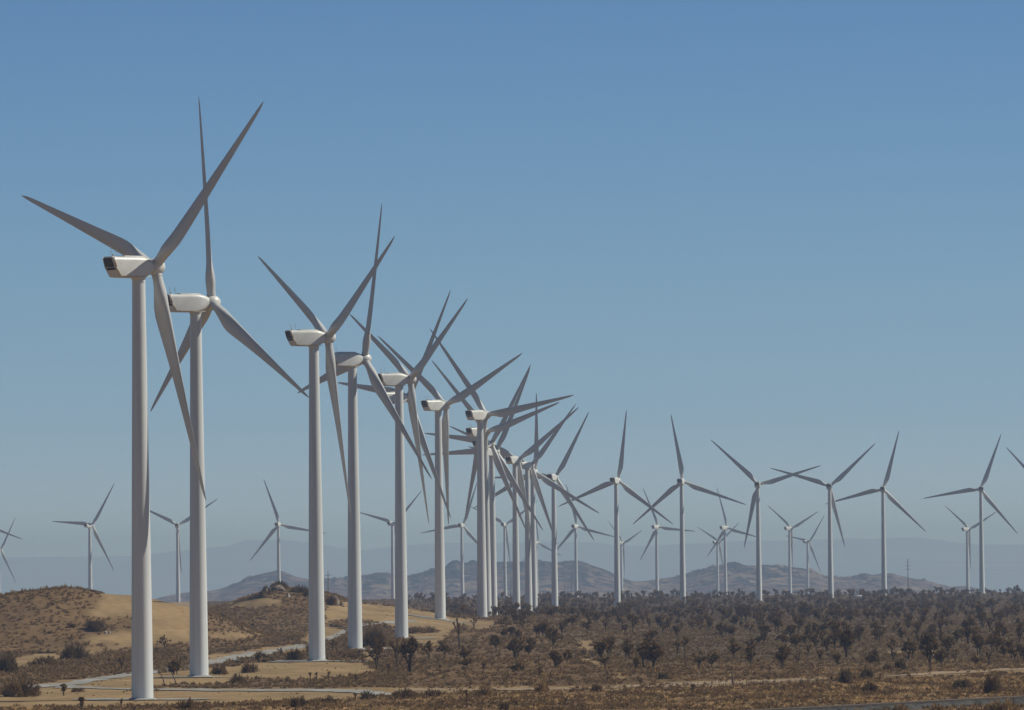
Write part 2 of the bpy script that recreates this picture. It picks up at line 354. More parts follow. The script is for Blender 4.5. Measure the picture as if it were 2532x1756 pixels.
def hill_mat(name, c_low, c_top, c_dark, zlo, zhi, nscale, amt):
    m, t, b = principled(name, c_low, .95, .05)
    N = t.nodes.new; L = t.links.new
    geo = N('ShaderNodeNewGeometry'); sep = N('ShaderNodeSeparateXYZ'); L(geo.outputs['Position'], sep.inputs[0])
    mr = N('ShaderNodeMapRange'); mr.inputs[1].default_value = zlo; mr.inputs[2].default_value = zhi; L(sep.outputs[2], mr.inputs[0])
    n = N('ShaderNodeTexNoise'); n.inputs['Scale'].default_value = nscale; n.inputs['Detail'].default_value = 7; n.inputs['Roughness'].default_value = .62; L(geo.outputs['Position'], n.inputs[0])
    ad = N('ShaderNodeMath'); ad.operation = 'MULTIPLY_ADD'; ad.inputs[1].default_value = amt; L(mr.outputs[0], ad.inputs[0]); L(n.outputs[0], ad.inputs[2])
    rp = N('ShaderNodeValToRGB'); e = rp.color_ramp.elements; e[0].position = .54; e[0].color = (0, 0, 0, 1); e[1].position = .575; e[1].color = (1, 1, 1, 1); L(ad.outputs[0], rp.inputs[0])
    n2 = N('ShaderNodeTexNoise'); n2.inputs['Scale'].default_value = nscale*.3; n2.inputs['Detail'].default_value = 3; L(geo.outputs['Position'], n2.inputs[0])
    r2 = N('ShaderNodeValToRGB'); e = r2.color_ramp.elements; e[0].position = .46; e[0].color = (*c_low, 1); e[1].position = .56; e[1].color = (*c_top, 1); L(n2.outputs[0], r2.inputs[0])
    mx = N('ShaderNodeMix'); mx.data_type = 'RGBA'; L(rp.outputs[0], mx.inputs[0]); L(r2.outputs[0], mx.inputs[6]); mx.inputs[7].default_value = (*c_dark, 1)
    L(mx.outputs[2], b.inputs['Base Color'])
    return m
range_mesh('hills', HILLPX, 13000, 11900, 15500, -118, hill_mat('hill_scrub', (.135, .082, .068), (.20, .14, .095), (.012, .016, .02), -100, -10, .026, .17), 1200, 90, 120, 5, 8)
range_mesh('mountains', MTPX, 48000, 42000, 56000, -420, hill_mat('mountain_scrub', (.10, .08, .07), (.13, .11, .09), (.05, .05, .05), -100, 60, .0014, .1), 500, 40, 1400, 15, 9)

# ---------------------------------------------------------------- wind turbines
RC_Y, HUB_Z = 3.9, 80.0
TILT, CONE = math.radians(5), math.radians(2)
def rrect(hw, zb, zt, r, n=6, rt=None):
    pts = []; rt = rt or r; rb = r
    for cx, cz, a0, r in ((hw-rt, zt-rt, 0, rt), (-hw+rt, zt-rt, 90, rt), (-hw+rb, zb+rb, 180, rb), (hw-rb, zb+rb, 270, rb)):
        for k in range(n+1):
            a = math.radians(a0+90*k/n); pts.append((cx+r*math.cos(a), cz+r*math.sin(a)))
    return np.array(pts)
def loft(rings, capa=True, capb=True):
    mb = MB(); n = len(rings[0]); V = np.concatenate(rings); F = []
    for i in range(len(rings)-1):
        for j in range(n):
            a = i*n+j; b = i*n+(j+1) % n; F.append((a, a+n, b+n, b))
    k = len(V); ex = []
    if capa: ex.append(rings[0].mean(0)); F += [(j, (j+1) % n, k) for j in range(n)]
    if capb:
        q = (len(rings)-1)*n; F += [(q+(j+1) % n, q+j, k+len(ex)) for j in range(n)]; ex.append(rings[-1].mean(0))
    if ex: V = np.concatenate([V, np.array(ex)])
    mb.add(V, F); return mb
def set_smooth(me, ang=35):
    for p in me.polygons: p.use_smooth = True
    me.set_sharp_from_angle(angle=math.radians(ang))
# tower (unit: stands 0..78)
hs = np.linspace(0, 77.95, 27); rr = np.interp(hs, [0, 20, 55, 78], [2.05, 1.86, 1.45, 1.22])
rings = []
for h, r in zip(hs, rr):
    a = np.arange(40)*2*math.pi/40; rings.append(np.stack([r*np.cos(a), r*np.sin(a), np.full(40, h)], -1)[::-1])
tw = loft(rings)
me_tower = tw.mesh('tower', [M_WHITE]); set_smooth(me_tower)
fm = MB()
for h in (0.05,):                                   # bolted base flange
    r = float(np.interp(h, hs, rr)); a = np.arange(40)*2*math.pi/40
    R = [np.stack([(r+q)*np.cos(a), (r+q)*np.sin(a), np.full(40, h+z)], -1)[::-1] for q, z in ((-.05, 0), (.12, 0), (.12, .32), (-.05, .32))]
    l = loft(R, False, False); fm.add(np.concatenate(l.v), l.f4)
me_flange = fm.mesh('base_flange', [M_METAL])
cm = MB(); a = np.arange(32)*2*math.pi/32
l = loft([np.stack([r*np.cos(a), r*np.sin(a), np.full(32, h)], -1)[::-1] for r, h in ((3.3, -1.2), (3.3, .12), (2.7, .2), (2.3, .45))], False, True)
me_found = l.mesh('foundation', [M_CONC])
# nacelle: local +Y is upwind, rotor axis at z = 80
def slant(z):   # rear wall leans in towards the bottom
    return np.interp(z, [77.9, 79.75, 81.75], [1.75, .6, 0])
rings = []
base_ring = rrect(1.72, 77.9, 81.72, .3, 6, .75)
r0 = rrect(1.62, 77.98, 81.62, .26, 6, .68)
rings.append(np.stack([r0[:, 0], -7.25+slant(r0[:, 1]), r0[:, 1]], -1))
rings.append(np.stack([base_ring[:, 0], -7.12+slant(base_ring[:, 1]), base_ring[:, 1]], -1))
for y, hw, zb, zt, r in ((-4.2, 1.74, 77.86, 81.74, .3), (-1.0, 1.76, 77.85, 81.78, .34), (.4, 1.72, 77.92, 81.74, .6), (1.5, 1.6, 78.2, 81.6, .95), (2.3, 1.42, 78.6, 81.4, 1.2), (2.85, 1.28, 78.72, 81.28, 1.26)):
    q = rrect(hw, zb, zt, r, 6, max(r, .8)); rings.append(np.stack([q[:, 0], np.full(len(q), y), q[:, 1]], -1))
nb = loft([R[::-1] for R in rings]); me_nac = nb.mesh('nacelle', [M_NAC]); set_smooth(me_nac, 30)
hb = MB()   # raised roof hatch and yaw collar
q = loft([np.stack([p[:, 0], np.full(len(p), y), p[:, 1]], -1)[::-1] for y, p in ((-4.3, rrect(1.15, 81.6, 81.8, .08, 2)), (-4.2, rrect(1.25, 81.6, 81.93, .1, 2)), (.3, rrect(1.25, 81.6, 81.93, .1, 2)), (.9, rrect(1.0, 81.5, 81.72, .08, 2)))])
me_hatch = q.mesh('roof_hatch', [M_NAC]); set_smooth(me_hatch, 30)
a = np.arange(32)*2*math.pi/32
me_collar = loft([np.stack([r*np.cos(a), r*np.sin(a), np.full(32, h)], -1)[::-1] for r, h in ((1.24, 77.45), (1.36, 77.6), (1.36, 77.95))], False, False).mesh('yaw_collar', [M_NAC])
# rear details, laid on the slanted wall
def rear_panel(x0, x1, z0, z1, proud, thick=.10):
    y0, y1 = -7.25+float(slant(z0)), -7.25+float(slant(z1))
    V = []
    for z, y in ((z0, y0), (z1, y1)):
        for x in (x0, x1):
            V += [(x, y-proud, z), (x, y-proud+thick, z)]
    m = MB(); m.add(V, [(0, 2, 6, 4), (1, 5, 7, 3), (0, 4, 5, 1), (2, 3, 7, 6), (4, 6, 7, 5), (0, 1, 3, 2)]); return m
me_vent = rear_panel(-1.42, 1.12, 79.78, 81.42, .03).mesh('cooling_vent', [M_DARK])
sm_ = MB()
for k in range(4):
    z = 79.98+k*.36; y = -7.25+float(slant(z)); sm_.box((-.15, y-.06, z), (2.5, .05, .05))
me_slat = sm_.mesh('vent_slats', [M_RUST])
me_slot = rear_panel(-1.25, 1.2, 79.22, 79.58, .03).mesh('exhaust_slot', [M_DARK])
tm = MB()   # stained rubber edge down the side and along the sill
for sx in (-1, 1):
    for z0, z1 in ((77.98, 79.75), (79.75, 81.6)):
        y0, y1 = -7.12+float(slant(z0)), -7.12+float(slant(z1)); x = sx*1.735
        V = []
        for z, y in ((z0, y0), (z1, y1)):
            V += [(x-.012, y-.05, z), (x+.012, y-.05, z), (x+.012, y+.26, z), (x-.012, y+.26, z)]
        tm.add(V, [(0, 1, 5, 4), (1, 2, 6, 5), (2, 3, 7, 6), (3, 0, 4, 7), (4, 5, 6, 7), (3, 2, 1, 0)])
    tm.box((sx*1.765, -1.9, 78.02), (.03, 6.9, .12))
me_trim = tm.mesh('edge_trim', [M_RUST])
am = MB(); am.tube([(0, 0, 0), (0, 0, 1.5)], [.035, .02], 5); am.tube([(-.35, 0, 1.0), (.35, 0, 1.0)], [.025, .025], 5); am.tube([(0, 0, 1.45), (0, 0, 1.75)], [.07, .05], 6)
am.tube([(-.35, 0, .98), (-.35, 0, 1.25)], [.09, .03], 6)
me_mast = am.mesh('sensor_mast', [M_METAL])
lm = MB(); lm.tube([(0, 0, 0), (0, 0, .35)], [.16, .16], 8); lm.tube([(0, 0, .35), (0, 0, .55)], [.2, .02], 8)
me_lamp = lm.mesh('warning_lamp', [M_RUST])
# hub and spinner: axis local +Y through the origin
prof = [(-1.05, 1.2), (-.95, 1.42), (-.5, 1.6), (0, 1.66), (.6, 1.6), (1.15, 1.38), (1.6, 1.03), (1.9, .62), (2.05, .25)]
a = np.arange(32)*2*math.pi/32
me_hub = loft([np.stack([r*np.cos(a), np.full(32, y), r*np.sin(a)], -1) for y, r in prof]).mesh('hub', [M_NAC]); set_smooth(me_hub)
# blade: radius along +Z, trailing edge +X, upwind +Y
def blade_mesh():
    rs = [1.1, 1.62, 1.63, 1.85, 1.86, 2.6, 3.6, 4.8, 6.0, 7.4, 9.0, 11, 13.5, 16.5, 20, 24, 28, 32, 36, 39, 41.5, 43.3, 44.4, 44.9, 45.0]
    ch = np.interp(rs, [1, 2.6, 3.6, 4.8, 6.0, 7.4, 9.0, 11, 13.5, 20, 28, 36, 41.5, 43.3, 44.4, 45], [1.88, 1.9, 2.1, 2.5, 2.95, 3.35, 3.52, 3.42, 3.15, 2.5, 1.85, 1.25, .86, .62, .34, .06])
    k = sstep(2.4, 8.5, np.array(rs))            # 0 circle -> 1 airfoil
    th = np.interp(rs, [1, 2.6, 6, 9, 16, 30, 45], [1, 1, .52, .34, .24, .18, .14])
    tw_ = np.radians(np.interp(rs, [1, 6, 9, 14, 22, 32, 45], [15, 15, 13, 9, 5, 2, 0])+2)
    R = []; n = 22; an = np.arange(n)*2*math.pi/n
    for i, r in enumerate(rs):
        c = ch[i]; t = th[i]; kk = k[i]
        if i in (2, 3): c = c*1.05
        u = (1-np.cos(an))/2                       # 0 at LE .. 1 at TE
        xc = np.cos(an)*-.5*c; yc = np.sin(an)*.5*c*(1-kk) 
        ya = np.sign(np.sin(an))*t*c*2.6*(.2969*np.sqrt(u)-.126*u-.3516*u**2+.2843*u**3-.1036*u**4)*1.9
        y = yc + ya*kk; x = xc + kk*.20*c              # pitch axis at 30 % chord
        ct, st = math.cos(tw_[i]), math.sin(tw_[i])
        xx = x*ct + y*st; yy = -x*st + y*ct            # leading edge (-x) turned upwind (+y)
        R.append(np.stack([xx, yy, np.full(n, r)], -1))
    m = loft([q[::-1] for q in R]).mesh('blade', [M_BLADE]); set_smooth(m, 50); return m
me_blade = blade_mesh()
# name: hub px x, y, distance, yaw, blade angle, label
TURB = [
 (383.6, 660.2, 1217.4, 49.5, 49.9, 'tallest white wind turbine, its wide tower on sand, large dark rear vent showing'),
 (523.5, 748.4, 1414.2, 61.1, 359.1, 'white wind turbine just right of the tallest, nacelle side-on, one blade straight up'),
 (811.0, 834.8, 1605.0, 62.5, 58.9, 'white wind turbine whose wide tower stands before the rocky knoll beside the road'),
 (901.6, 887.8, 1800.3, 60.1, 19.1, 'white wind turbine with mostly shaded nacelle and near-upright blade, right of the knoll tower'),
 (1014.2, 938.1, 2000.2, 61.0, 58.6, 'white wind turbine whose tower foot is hidden by dark Joshua trees below the knoll'),
 (1010.5, 983.2, 2210.8, 54.3, 37.8, 'white wind turbine almost hidden behind another tower, only blades and shaded nacelle strip showing'),
 (1102.4, 1002.1, 2398.1, 46.5, 66.4, 'white wind turbine standing on the smooth sand slope right of the knoll'),
 (1202.9, 1026.2, 2578.0, 40.4, 81.3, 'frontmost white wind turbine of the crowded cluster, one blade reaching flat to the right'),
 (1203.0, 1068.3, 2793.3, 44.5, 74.8, 'white wind turbine whose dark vent shows left of the frontmost cluster tower, upper of two'),
 (1215.2, 1097.8, 2983.9, 44.3, 37.2, 'white wind turbine whose dark vent shows left of the frontmost cluster tower, lower of two'),
 (1227.2, 1116.6, 3112.5, 35.1, 28.6, 'white wind turbine just right of the frontmost cluster tower, only its bright spinner showing'),
 (1282.2, 1137.4, 3347.6, 29.5, 53.8, 'white wind turbine of the crowded cluster with box nacelle and wide blade behind it'),
 (1314.3, 1150.4, 3508.6, 37.2, 43.8, 'cluster wind turbine with shaded nacelle and a sunlit triangle at its front'),
 (1323.4, 1167.3, 3711.6, 22.5, 2.7, 'white wind turbine close behind another tower with one blade pointing straight up'),
 (1374.4, 1179.7, 3914.5, 21.6, 29.9, 'white wind turbine just right of the crowded cluster, first one standing clear of others'),
 (1528.6, 1188.2, 4102.8, 21.4, 8.8, 'white wind turbine with one blade up and two drooping, left end of the spaced row'),
 (1688.1, 1190.5, 4299.0, 12.8, 350.9, 'white wind turbine with upright blade leaning slightly left, second of the spaced row'),
 (1875.1, 1198.2, 4455.3, 7.4, 73.8, 'white wind turbine with one blade hanging along its tower and two raised wide'),
 (2052.2, 1202.4, 4655.7, 7.7, 47.3, 'white wind turbine whose left blade tip crosses the neighbouring raised blade tip'),
 (2183.8, 1209.5, 4825.5, 6.4, 15.9, 'white wind turbine just left of the tall utility pole on the right'),
 (2424.7, 1209.3, 4989.0, 2.2, 21.0, 'last complete white wind turbine at the far right of the near row'),
 (2581.0, 1211.0, 5120.0, 3.0, 319.0, 'wind turbine cut off by the right edge, only two blade tips showing'),
]
FARS = [
 (2.3, 1358.2, 7723.5, 39.3, 34.3, 'small hazy wind turbine at the left edge behind the scrubby hill'),
 (-48.0, 1291.0, 6100.0, 20.0, 112.0, 'distant wind turbine beyond the left edge with a single blade reaching into view'),
 (228.1, 1298.5, 5746.1, 31.6, 34.6, 'distant wind turbine rising behind the left hill top'),
 (439.8, 1299.2, 6069.0, 2.8, 56.9, 'distant wind turbine between the two nearest towers'),
 (690.8, 1296.9, 6046.4, 13.2, 341.4, 'distant wind turbine rising right behind the rocky knoll top'),
 (975.0, 1294.5, 6322.2, 29.9, 45.4, 'distant wind turbine half hidden by the left edge of a nearer tower'),
 (1144.6, 1299.1, 6302.0, 17.7, 20.5, 'distant wind turbine against the hill between two near-row towers'),
 (1250.5, 1297.0, 7000.0, 20.0, 55.8, 'distant wind turbine in the gap within the crowded cluster of towers'),
 (1331.5, 1342.0, 8767.3, 45.8, 353.9, 'smallest distant wind turbine, spinner peeping from behind a cluster tower'),
 (1427.1, 1301.4, 6658.6, 25.2, 345.5, 'distant wind turbine over the rounded hill right of the cluster'),
 (1542.4, 1343.2, 8146.3, 58.1, 69.3, 'tiny distant wind turbine tight against the right side of a nearer tower'),
 (1628.0, 1302.9, 6793.6, 34.2, 336.7, 'distant wind turbine over the saddle between the two rounded hills'),
 (1779.0, 1340.9, 8340.7, 47.8, 56.1, 'tiny distant wind turbine half behind a slightly nearer one, on the left side'),
 (1797.9, 1304.9, 7001.4, 40.4, 344.9, 'distant wind turbine over the wooded hill with a bright side-lit nacelle'),
 (1957.7, 1306.6, 7264.9, 46.0, 65.7, 'distant wind turbine with two blades raised in a V and the third along its tower'),
 (2001.6, 1339.4, 8439.7, 46.4, 40.0, 'tiny distant wind turbine over the right shoulder of the wooded hill'),
 (2397.3, 1308.8, 7108.6, 48.3, 65.5, 'distant wind turbine close to the left of the last near-row turbine'),
]
def make_turbine():
    root = bpy.data.objects.new('wind_turbine', None); COL.objects.link(root); root.empty_display_size = 5
    t = link('tower', me_tower, root); link('base_flange', me_flange, t); link('foundation', me_found, root)
    n = link('nacelle', me_nac, root)
    for nm, me, loc in (('roof_hatch', me_hatch, (0, 0, 0)), ('yaw_collar', me_collar, (0, 0, 0)), ('cooling_vent', me_vent, (0, 0, 0)), ('vent_slats', me_slat, (0, 0, 0)),
                        ('exhaust_slot', me_slot, (0, 0, 0)), ('edge_trim', me_trim, (0, 0, 0)), ('sensor_mast', me_mast, (-.55, -5.9, 81.68)), ('sensor_mast', me_mast, (-.35, -4.75, 81.68)), ('warning_lamp', me_lamp, (.7, -6.4, 81.7))):
        link(nm, me, n, loc)
    link('hub', me_hub, root)
    for k in range(3): link('blade', me_blade, root)
    return root
def copy_tree(o, parent=None):
    c = o.copy(); COL.objects.link(c); c.parent = parent
    for ch in o.children: copy_tree(ch, c)
    return c
proto = make_turbine(); first = True
TB = []
for far, lst in ((0, TURB), (1, FARS)):
    for hx, hy, D, yaw, th, lab in lst:
        o = proto if first else copy_tree(proto); first = False
        ya = math.radians(yaw); th = math.radians(th)
        H = ray(hx, hy)*D; n = np.array([math.sin(ya), math.cos(ya), 0]); b = H - n*RC_Y
        gz = tz(b[0], b[1]); hub = H[2]-gz
        o.location = (b[0], b[1], gz); o.rotation_euler = (0, 0, -ya)
        TB.append((b[0], b[1], gz))
        off = hub-HUB_Z; kb = 0
        for c in o.children:
            nm = c.name.split('.')[0]
            if nm == 'tower': c.scale = (1, 1, (hub-2.05)/77.95)
            elif nm == 'nacelle': c.location = (0, 0, off)
            elif nm == 'hub':
                c.location = (0, RC_Y, hub); c.rotation_euler = (TILT, 0, 0)
            elif nm == 'blade':
                q = th + kb*2*math.pi/3; kb += 1
                l = Vector((1, 0, 0)); u = Vector((0, -math.sin(TILT), math.cos(TILT))); nn = Vector((0, math.cos(TILT), math.sin(TILT)))
                rad = math.cos(CONE)*(math.cos(q)*u+math.sin(q)*l)+math.sin(CONE)*nn
                tg = -math.sin(q)*u+math.cos(q)*l; yy = rad.cross(tg)
                c.matrix_local = Matrix(((tg.x, yy.x, rad.x, 0), (tg.y, yy.y, rad.y, RC_Y), (tg.z, yy.z, rad.z, hub), (0, 0, 0, 1)))
        tag(o, lab, 'wind turbine', 'distant hazy wind turbines of the far row' if far else 'white wind turbines of the near row')
# gravel pads under the nearest turbines
for i in (0, 1, 2, 3, 4, 6):
    x, y, z = TB[i]; K = 40; a = np.arange(K)*2*math.pi/K; Vp = []; rads = [2.6, 5, 7.5, 9.5]
    for r in rads:
        rr_ = r*(1+.12*np.sin(3*a+i)); X = x+rr_*np.cos(a)*1.35; Y = y+rr_*np.sin(a); Vp.append(np.stack([X, Y, terrain(X, Y)+.17], -1))
    Fp = [(j*K+k, j*K+(k+1) % K, (j+1)*K+(k+1) % K, (j+1)*K+k) for j in range(3) for k in range(K)]
    tag(link('gravel_pad', mesh_np('gravel_pad', np.concatenate(Vp), np.array(Fp), [M_GRAVEL], True)), kind='structure')

# ---------------------------------------------------------------- plants
C_TIP = np.array([.30, .19, .07]); C_TIP2 = np.array([.16, .11, .05]); C_DEAD = np.array([.10, .060, .036]); C_BARK = np.array([.11, .085, .065])
def joshua(seed, h, wid, tips=40, trunk=.3, lean=0.0, r0=None):
    """-> (trunk V, F4, col), (crown V, F3, col): forking limbs ending in rosettes of stiff leaves"""
    R = np.random.default_rng(seed)
    r0 = r0 or .035*h+.06
    segs = []; ends = []
    def grow(p, d, L, r, depth, mt):
        q = p + d*L*.5 + R.normal(0, .04*L, 3); e = p + d*L + R.normal(0, .05*L, 3)
        r2 = max(r*.74, .07)
        segs.append(([p, q, e], [r, (r+r2)/2, r2], depth))
        if depth >= mt or len(ends) > tips*2.6 or e[2] > h*.96:
            ends.append((e, d, r2)); return
        if depth >= 1 and R.uniform() < .6:
            dq = R.normal(0, 1, 3); dq[2] = abs(dq[2])*.3; dq /= np.linalg.norm(dq); ends.append((q+dq*.35, dq, r2)); segs.append(([q, q+dq*.2, q+dq*.35], [r2*.8, r2*.7, r2*.6], 2))
        nb = R.integers(2, 4) if depth < 2 else R.integers(1, 4)
        a0 = R.uniform(0, 6.28)
        for k in range(nb):
            a = a0 + k*6.28/nb + R.normal(0, .3)
            sp = R.uniform(.35, .85)*(wid/h)*1.25
            nd = d*(1-.35*sp) + np.array([math.cos(a)*sp*1.25, math.sin(a)*sp*1.25, R.uniform(-.3, .3)])
            nd[2] = max(nd[2], -.12 if depth > 1 else .25); nd /= np.linalg.norm(nd)
            grow(e, nd, L*R.uniform(.68, .95), r2, depth+1, mt)
    mt = max(1, int(round(math.log(max(tips, 2), 2.25))))
    ns = 3 if tips > 60 else (2 if tips > 30 else 1)
    if tips <= 4: ns = 1
    for k in range(ns):
        a = R.uniform(0, 6.28); s = .12*wid*(ns > 1)
        d = np.array([lean+R.normal(0, .08)+(ns > 1)*math.cos(a)*.25, R.normal(0, .08)+(ns > 1)*math.sin(a)*.25, 1.]); d /= np.linalg.norm(d)
        grow(np.array([math.cos(a)*s, math.sin(a)*s, -.15]), d, h*(trunk*.72 if tips > 6 else trunk)*R.uniform(.85, 1.1), r0*R.uniform(.8, 1), 0, mt)
    E = np.array([e for e, _, _ in ends])
    zmax = E[:, 2].max(); xr = max(np.abs(E[:, 0]-lean*E[:, 2]*.5).max(), .1)
    sz = (h-.4)/zmax; sx = min(max((wid*.5-.35)/xr, .3), 1.8)
    S = np.array([sx, sx, sz])
    TV, TF, TC = [], [], []; CV, CF, CC = [], [], []; n = 0; m = 0
    for p, r, dep in segs:
        b = MB(); P = np.array(p)*S; b.tube(P, r, 5, False); v = np.concatenate(b.v)
        if dep <= 1:
            TV.append(v); TF += [[i+n for i in f] for f in b.f4]; n += len(v); TC.append(np.tile(C_BARK*R.uniform(.8, 1.2), (len(v), 1)))
        # shaggy sleeve of dead leaves on the younger limbs
        if dep >= 1:
            K = 10; t = R.uniform(0, 1, K)[:, None]; c = P[0]*(1-t)+P[2]*t
            dv = R.normal(0, 1, (K, 3)); dv[:, 2] = -abs(dv[:, 2])*.6; dv /= np.linalg.norm(dv, axis=1)[:, None]
            sd_ = np.cross(dv, R.normal(0, 1, (K, 3))); sd_ /= np.linalg.norm(sd_, axis=1)[:, None]
            ln = R.uniform(.18, .34, K)[:, None]
            vv = np.stack([c-sd_*.09, c+sd_*.09, c+dv*ln], 1).reshape(-1, 3)
            CV.append(vv); CF.append(np.arange(3*K).reshape(-1, 3)+m); m += 3*K; CC.append(np.tile(C_DEAD*R.uniform(.7, 1.2), (3*K, 1)))
            if dep > 1:
                CV.append(v); q = np.array(b.f4); CF.append(np.concatenate([q[:, [0, 1, 2]], q[:, [0, 2, 3]]])+m); m += len(v); CC.append(np.tile(C_DEAD, (len(v), 1)))
    for e, d, r in ends:
        e = e*S; K = 24; rad = R.uniform(.40, .60)
        dv = R.normal(0, 1, (K, 3)) + d*1.0 + np.array([0, 0, .35]); dv /= np.linalg.norm(dv, axis=1)[:, None]
        sd_ = np.cross(dv, R.normal(0, 1, (K, 3))); sd_ /= np.linalg.norm(sd_, axis=1)[:, None]
        vv = np.stack([e-sd_*.085, e+sd_*.085, e+dv*rad*R.uniform(.7, 1.15, K)[:, None]], 1).reshape(-1, 3)
        f = R.uniform(0, 1); c = (C_TIP*f+C_TIP2*(1-f))*R.uniform(.75, 1.2)
        CV.append(vv); CF.append(np.arange(3*K).reshape(-1, 3)+m); m += 3*K; CC.append(np.tile(c, (3*K, 1)))
    return (np.concatenate(TV), np.array(TF), np.concatenate(TC)), (np.concatenate(CV), np.concatenate(CF), np.concatenate(CC))
def shrub(seed, h, wid, n=150, cols=None, leafw=.035, shell=0.0):
    """dome of fine twigs fanning up from the root"""
    R = np.random.default_rng(seed)
    a = R.uniform(0, 6.28, n); el = np.arcsin(R.uniform(.05, 1, n)**.8)
    lobes = 1+.28*np.sin(3*a+seed)+.18*np.sin(5*a+seed*2)
    rr_ = R.uniform(.55, 1.05, n)*lobes
    tip = np.stack([np.cos(a)*np.cos(el)*wid/2*rr_, np.sin(a)*np.cos(el)*wid/2*rr_, np.sin(el)*h*rr_], 1)
    root = tip*R.uniform(.05+shell, .6+shell*.7, n)[:, None]; root[:, 2] = np.maximum(root[:, 2]*.8, -.05)
    d = tip-root; s = np.cross(d, R.normal(0, 1, (n, 3))); s /= np.linalg.norm(s, axis=1)[:, None]+1e-9
    wv = (leafw*(h+wid)*R.uniform(.6, 1.5, n))[:, None]
    mid = (root+tip)/2+R.normal(0, .05*h, (n, 3))
    V = np.stack([root, mid-s*wv, tip, mid+s*wv], 1).reshape(-1, 3)
    F = np.arange(4*n).reshape(-1, 4)
    cols = np.array(cols if cols is not None else [(.12, .09, .06), (.085, .066, .05)])
    k = R.integers(0, len(cols), n); c = cols[k]*R.uniform(.75, 1.25, (n, 1))
    return V, F, np.repeat(c, 4, 0)
BROWN = [(.19, .122, .064), (.14, .095, .052), (.23, .15, .078)]
DARKB = [(.14, .095, .05), (.17, .11, .058), (.10, .072, .044)]
GREYB = [(.14, .105, .066), (.18, .13, .08), (.11, .084, .054)]
STRAW = [(.44, .30, .15), (.30, .20, .095), (.23, .15, .07)]

def place_joshua(name_label, px, py, hpx, wpx, tips, seed, trunk=.3, lean=0.0, group=None, cat='joshua tree'):
    x, d, z = ground_at(px, py); s = F_PX/d; h = hpx/s; wd = wpx/s
    (tv, tf, tc), (cv_, cf, cc) = joshua(seed, h, wd, tips, trunk, lean)
    o = bpy.data.objects.new('joshua_tree', None); COL.objects.link(o); o.location = (x, d, z-.1)
    link('trunk', mesh_np('trunk', tv, tf, [M_BARK], True, col=tc), o)
    link('crown', mesh_np('crown', cv_, cf, [M_LEAF], col=cc), o)
    tag(o, name_label, cat, group); return o
def place_shrub(label, px, py, hpx, wpx, seed, cols, n=260, name='shrub', group=None, cat='shrub'):
    x, d, z = ground_at(px, py); s = F_PX/d
    h_, w_ = hpx/s, wpx/s; n = int(np.clip(170*h_*w_, 200, 2200))
    V, F, c = shrub(seed, h_, w_, n, cols, leafw=.07/(h_+w_), shell=.5)
    o = link(name, mesh_np(name, V, F, [M_SCRUB], col=c), loc=(x, d, z-.05))
    tag(o, label, cat, group); return o

